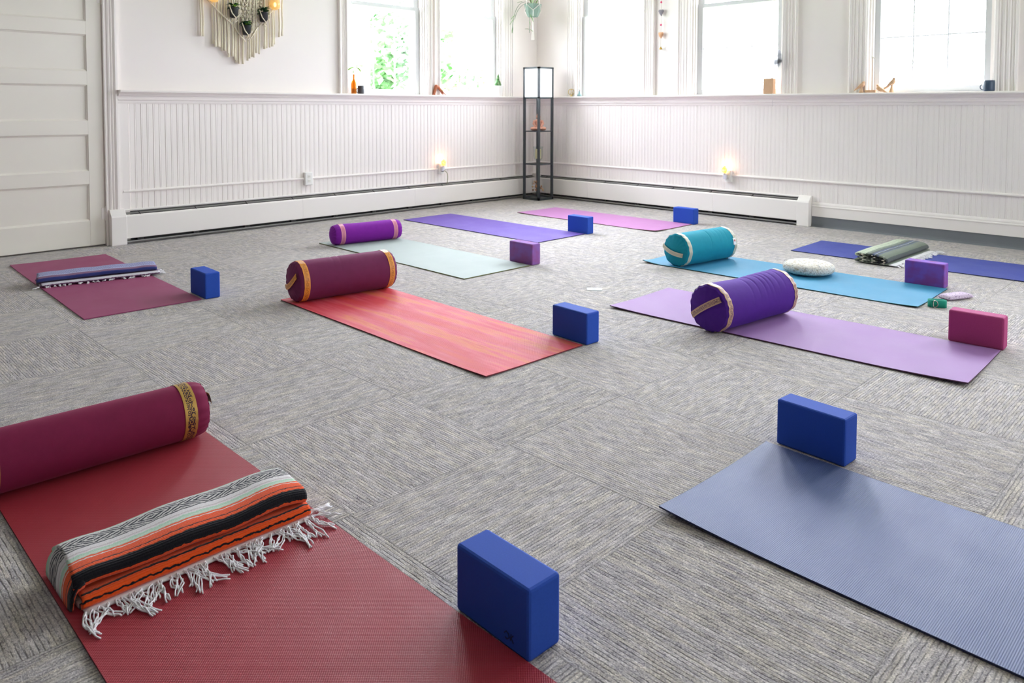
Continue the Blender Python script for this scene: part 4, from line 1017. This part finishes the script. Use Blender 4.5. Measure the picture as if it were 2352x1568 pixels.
mb = MB(); leaf(mb, (0, 0, .054), (-.5, 0, 1), .042, .014, .1); leaf(mb, (0, 0, .054), (.6, -.1, .8), .036, .013, .1, mi=1); mb.build('sprig', [P('sprig_teal', '#50706a'), P('sprig_red', '#b06a74')], sv, smooth=True, fix=False)
WOOD = mat('pale_wood', lambda t: t.bsdf(t.mix(t.noise(t.comb(t.math('MULTIPLY', t.sep(t.obj())[0], 120.), t.math('MULTIPLY', t.sep(t.obj())[1], 120.), t.math('MULTIPLY', t.sep(t.obj())[2], 14.)), 1., 3.), srgb('#c79c78'), srgb('#e0bd9a')), .5, .3))
hd = thing('humidifier', 'pale wooden box humidifier puffing white mist on the right sill', 'humidifier', (3.14, -.045, SZ))
MB().box(-.05, -.034, 0, .05, .034, .150).build('wooden_body', WOOD, hd, bevel=.006)
MB().lathe([(.012, .150), (.013, .158), (.007, .158), (.006, .152)], 16, c=(.022, 0, 0)).build('nozzle', P('nozzle_white', '#e9e4de'), hd, smooth=True)
MB().tube([(.02, .03, .004), (.03, .034, .001), (.05, -.045, .001), (.052, -.056, -.02), (.054, -.03, -.12)], .002, 6).build('usb_cable', P('cable_white', '#e8e4e2'), hd, smooth=True)
def mist_fn(t):
    v = t.obj(); n = t.noise(v, 16., 3., .6)
    d = t.math('MULTIPLY', t.ramp(n, [(.36, (0, 0, 0)), (.58, (1, 1, 1))]), 70.)
    return t.n('VolumeScatter', Color=(1, 1, 1, 1), Density=d, Anisotropy=.2)
mm = bpy.data.materials.new('mist'); MATS['mist'] = mm; tt = NT(mm); tt.t.links.new(mist_fn(tt).outputs[0], tt.out.inputs['Volume'])
mb = MB()
for q, (dx, r) in enumerate([(0, .010), (.0, .018), (.008, .028), (.030, .042), (.052, .050), (.062, .052), (.072, .040), (.080, .026)]): mb.ell((dx, 0, .01+q*.034), (r, r*.7, r*1.1))
tag(mb.build('mist_plume', mm, None, loc=(3.158, -.06, SZ+.150), remesh=.008), 'soft white plume of mist rising above the wooden humidifier', 'mist', kind='stuff')
# birds
def bird(mb, o, s, pitch, face):
    M = Matrix.Rotation(face, 3, 'Z') @ Matrix.Rotation(-pitch, 3, 'Y'); T = lambda p: M @ (Vector(p)*s)+Vector(o)
    mb.ell(T((0, 0, 0)), (.036*s, .019*s, .022*s), rot=M); mb.ell(T((.012, 0, .004)), (.026*s, .020*s, .021*s), rot=M)
    mb.ell(T((.034, 0, .020)), (.0135*s, .0125*s, .0125*s), rot=M); mb.tube([T((.02, 0, .008)), T((.032, 0, .018))], .013*s, 8)
    mb.tube([T((.044, 0, .020)), T((.056, 0, .017))], lambda q: (.005-.0042*q)*s, 8)
    mb.tube([T((-.02, 0, .002)), T((-.05, 0, -.002)), T((-.085, 0, -.004))], lambda q: (.016-.010*q)*s, 8)
def bird_thing(label, x, zb, s, pitch, face, ped):
    root = thing('wooden_bird', label, 'wooden bird', (x, -.045, SZ), group='carved birds on the right sill')
    mb = MB(); bird(mb, (0, 0, zb), s, pitch, face); mb.build('bird_body', WOOD, root, remesh=.003)
    if ped: MB().lathe([(.024*s, 0), (.024*s, .004), (.012*s, zb*.45), (.009*s, zb*.6), (.013*s, zb*.85)], 18).build('pedestal', WOOD, root, smooth=True)
    return root
bird_thing('leftmost carved wooden bird on a small pedestal, facing right', 4.005, .062, .86, .55, .1, True)
bird_thing('squat carved wooden bird resting low in front of the rod stand, facing left', 4.165, .030, .95, .45, pi-.1, False)
bird_thing('tallest carved wooden bird on a pedestal at the window pane', 4.262, .082, .98, .65, .15, True)
rs = thing('bird_stand', 'thin wooden rod stand topped by a tiny white bird on the right sill', 'stand', (4.088, -.05, SZ))
MB().box(-.045, -.022, 0, .045, .022, .022).build('base', WOOD, rs, bevel=.002)
MB().tube([(.012, 0, .02), (.012, 0, .30)], .0035, 8).build('rod', P('rod_tan', '#b39478', rough=.6), rs)
mb = MB(); bird(mb, (.012, 0, .308), .40, .25, 2.6); mb.build('tiny_bird', P('bird_cream', '#e6dcd2', rough=.6), rs, remesh=.0016)
mug('dark blue mug with its handle to the left on the right sill', (4.995, -.045, SZ), '#44546a', R=.041, H=.086, hd=(-1, 0))

# ------------------------------------------------------------------ outdoors
struct(MB().box(-45, -45, -1.5, 55, 60, -1.3).build('ground', mat('lawn', lambda t: t.bsdf(t.mix(t.noise(t.obj(), .8, 4.), srgb('#4c6a38'), srgb('#7d9160')), .95, .1))))
hs = thing('house', 'white clapboard house seen through the first left window', 'house', (-11.5, -3., -1.3))
def siding_fn(t):
    z = t.sep(t.obj())[2]; f = t.math('FRACT', t.math('DIVIDE', z, .14)); return t.bsdf(srgb('#efefed'), .6, .3, t.bump(f, .6, .02))
MB().box(-3.5, -6, 0, 3.5, 5.98, 6.5).build('walls', mat('siding', siding_fn), hs)
MB().prism([(-3.8, 6.5), (3.8, 6.5), (0, 9.2)], lambda p, t: (p[0], t, p[1]), -6.2, 6.2).build('roof', P('roof_grey', '#77777a'), hs)
for y, z in ((5.72, 3.75), (5.74, 4.3)):
    MB().box(3.48, y-.10, z, 3.53, y+.10, z+.18).build('window', P('pane_blue', '#6a7894', rough=.2), hs)
def tree(label, x, y, hgt, rad, zc, nl, seed, c, lsz=.16, cy=0.):
    root = thing('tree', label, 'tree', (x, y, -1.3), group='leafy trees outside the windows')
    r_ = random.Random(seed); mt = MB(); mt.tube([(0, 0, 0), (.05, .02, hgt*.3), (0, 0, hgt*.6), (.05, 0, hgt*.9)], lambda q: .16*(1-q)+.03, 8)
    for k in range(9):
        a = r_.uniform(0, 6.28); z = hgt*r_.uniform(.25, .7); mt.tube([(0, 0, z), (rad*.4*cos(a), rad*.4*sin(a), z+rad*.3), (rad*.8*cos(a), rad*.8*sin(a), z+rad*.5)], lambda q: .05*(1-q)+.01, 6)
    mt.build('trunk', P('bark', '#a79c92', rough=.95, grain=.3, scale=9.), root)
    mb = MB(); cl = [(Vector((r_.gauss(0, .5)*rad, r_.gauss(0, .5)*rad, zc+r_.gauss(0, .45)*rad)), r_.uniform(.3, .6)*rad*.6) for k in range(26)]
    for k in range(nl):
        c0, rr = r_.choice(cl); d = Vector((r_.gauss(0, 1), r_.gauss(0, 1), r_.gauss(0, 1)))*.55*rr
        p = c0+d; u = Vector((r_.uniform(-1, 1), r_.uniform(-1, 1), r_.uniform(-.6, .4))).normalized(); s = u.orthogonal().normalized(); l = lsz*r_.uniform(.6, 1.2)
        mb.add([p-u*l*.5, p+s*l*.3, p+u*l*.5, p-s*l*.3], [(0, 1, 2, 3)], mi=r_.randrange(2))
    mb.build('foliage', [P('tree_'+c[0][1:], c[0], rough=.6), P('tree_'+c[1][1:], c[1], rough=.6)], root, fix=False)
tree('leafy green tree beyond the first left window', -9.0, 4.75, 6.0, 1.25, 3.6, 3600, 1, ('#74a06b', '#9cc092'), lsz=.27)
tree('sparse pale tree beyond the second left window', -11.5, 8.9, 5.0, 1.3, 3.0, 1800, 2, ('#8ab27c', '#b2cba2'), lsz=.26)
tree('thin branched tree beyond the right hand window', 1.15, 8.6, 4.6, .8, 3.4, 420, 3, ('#a3bb98', '#b3c4aa'))
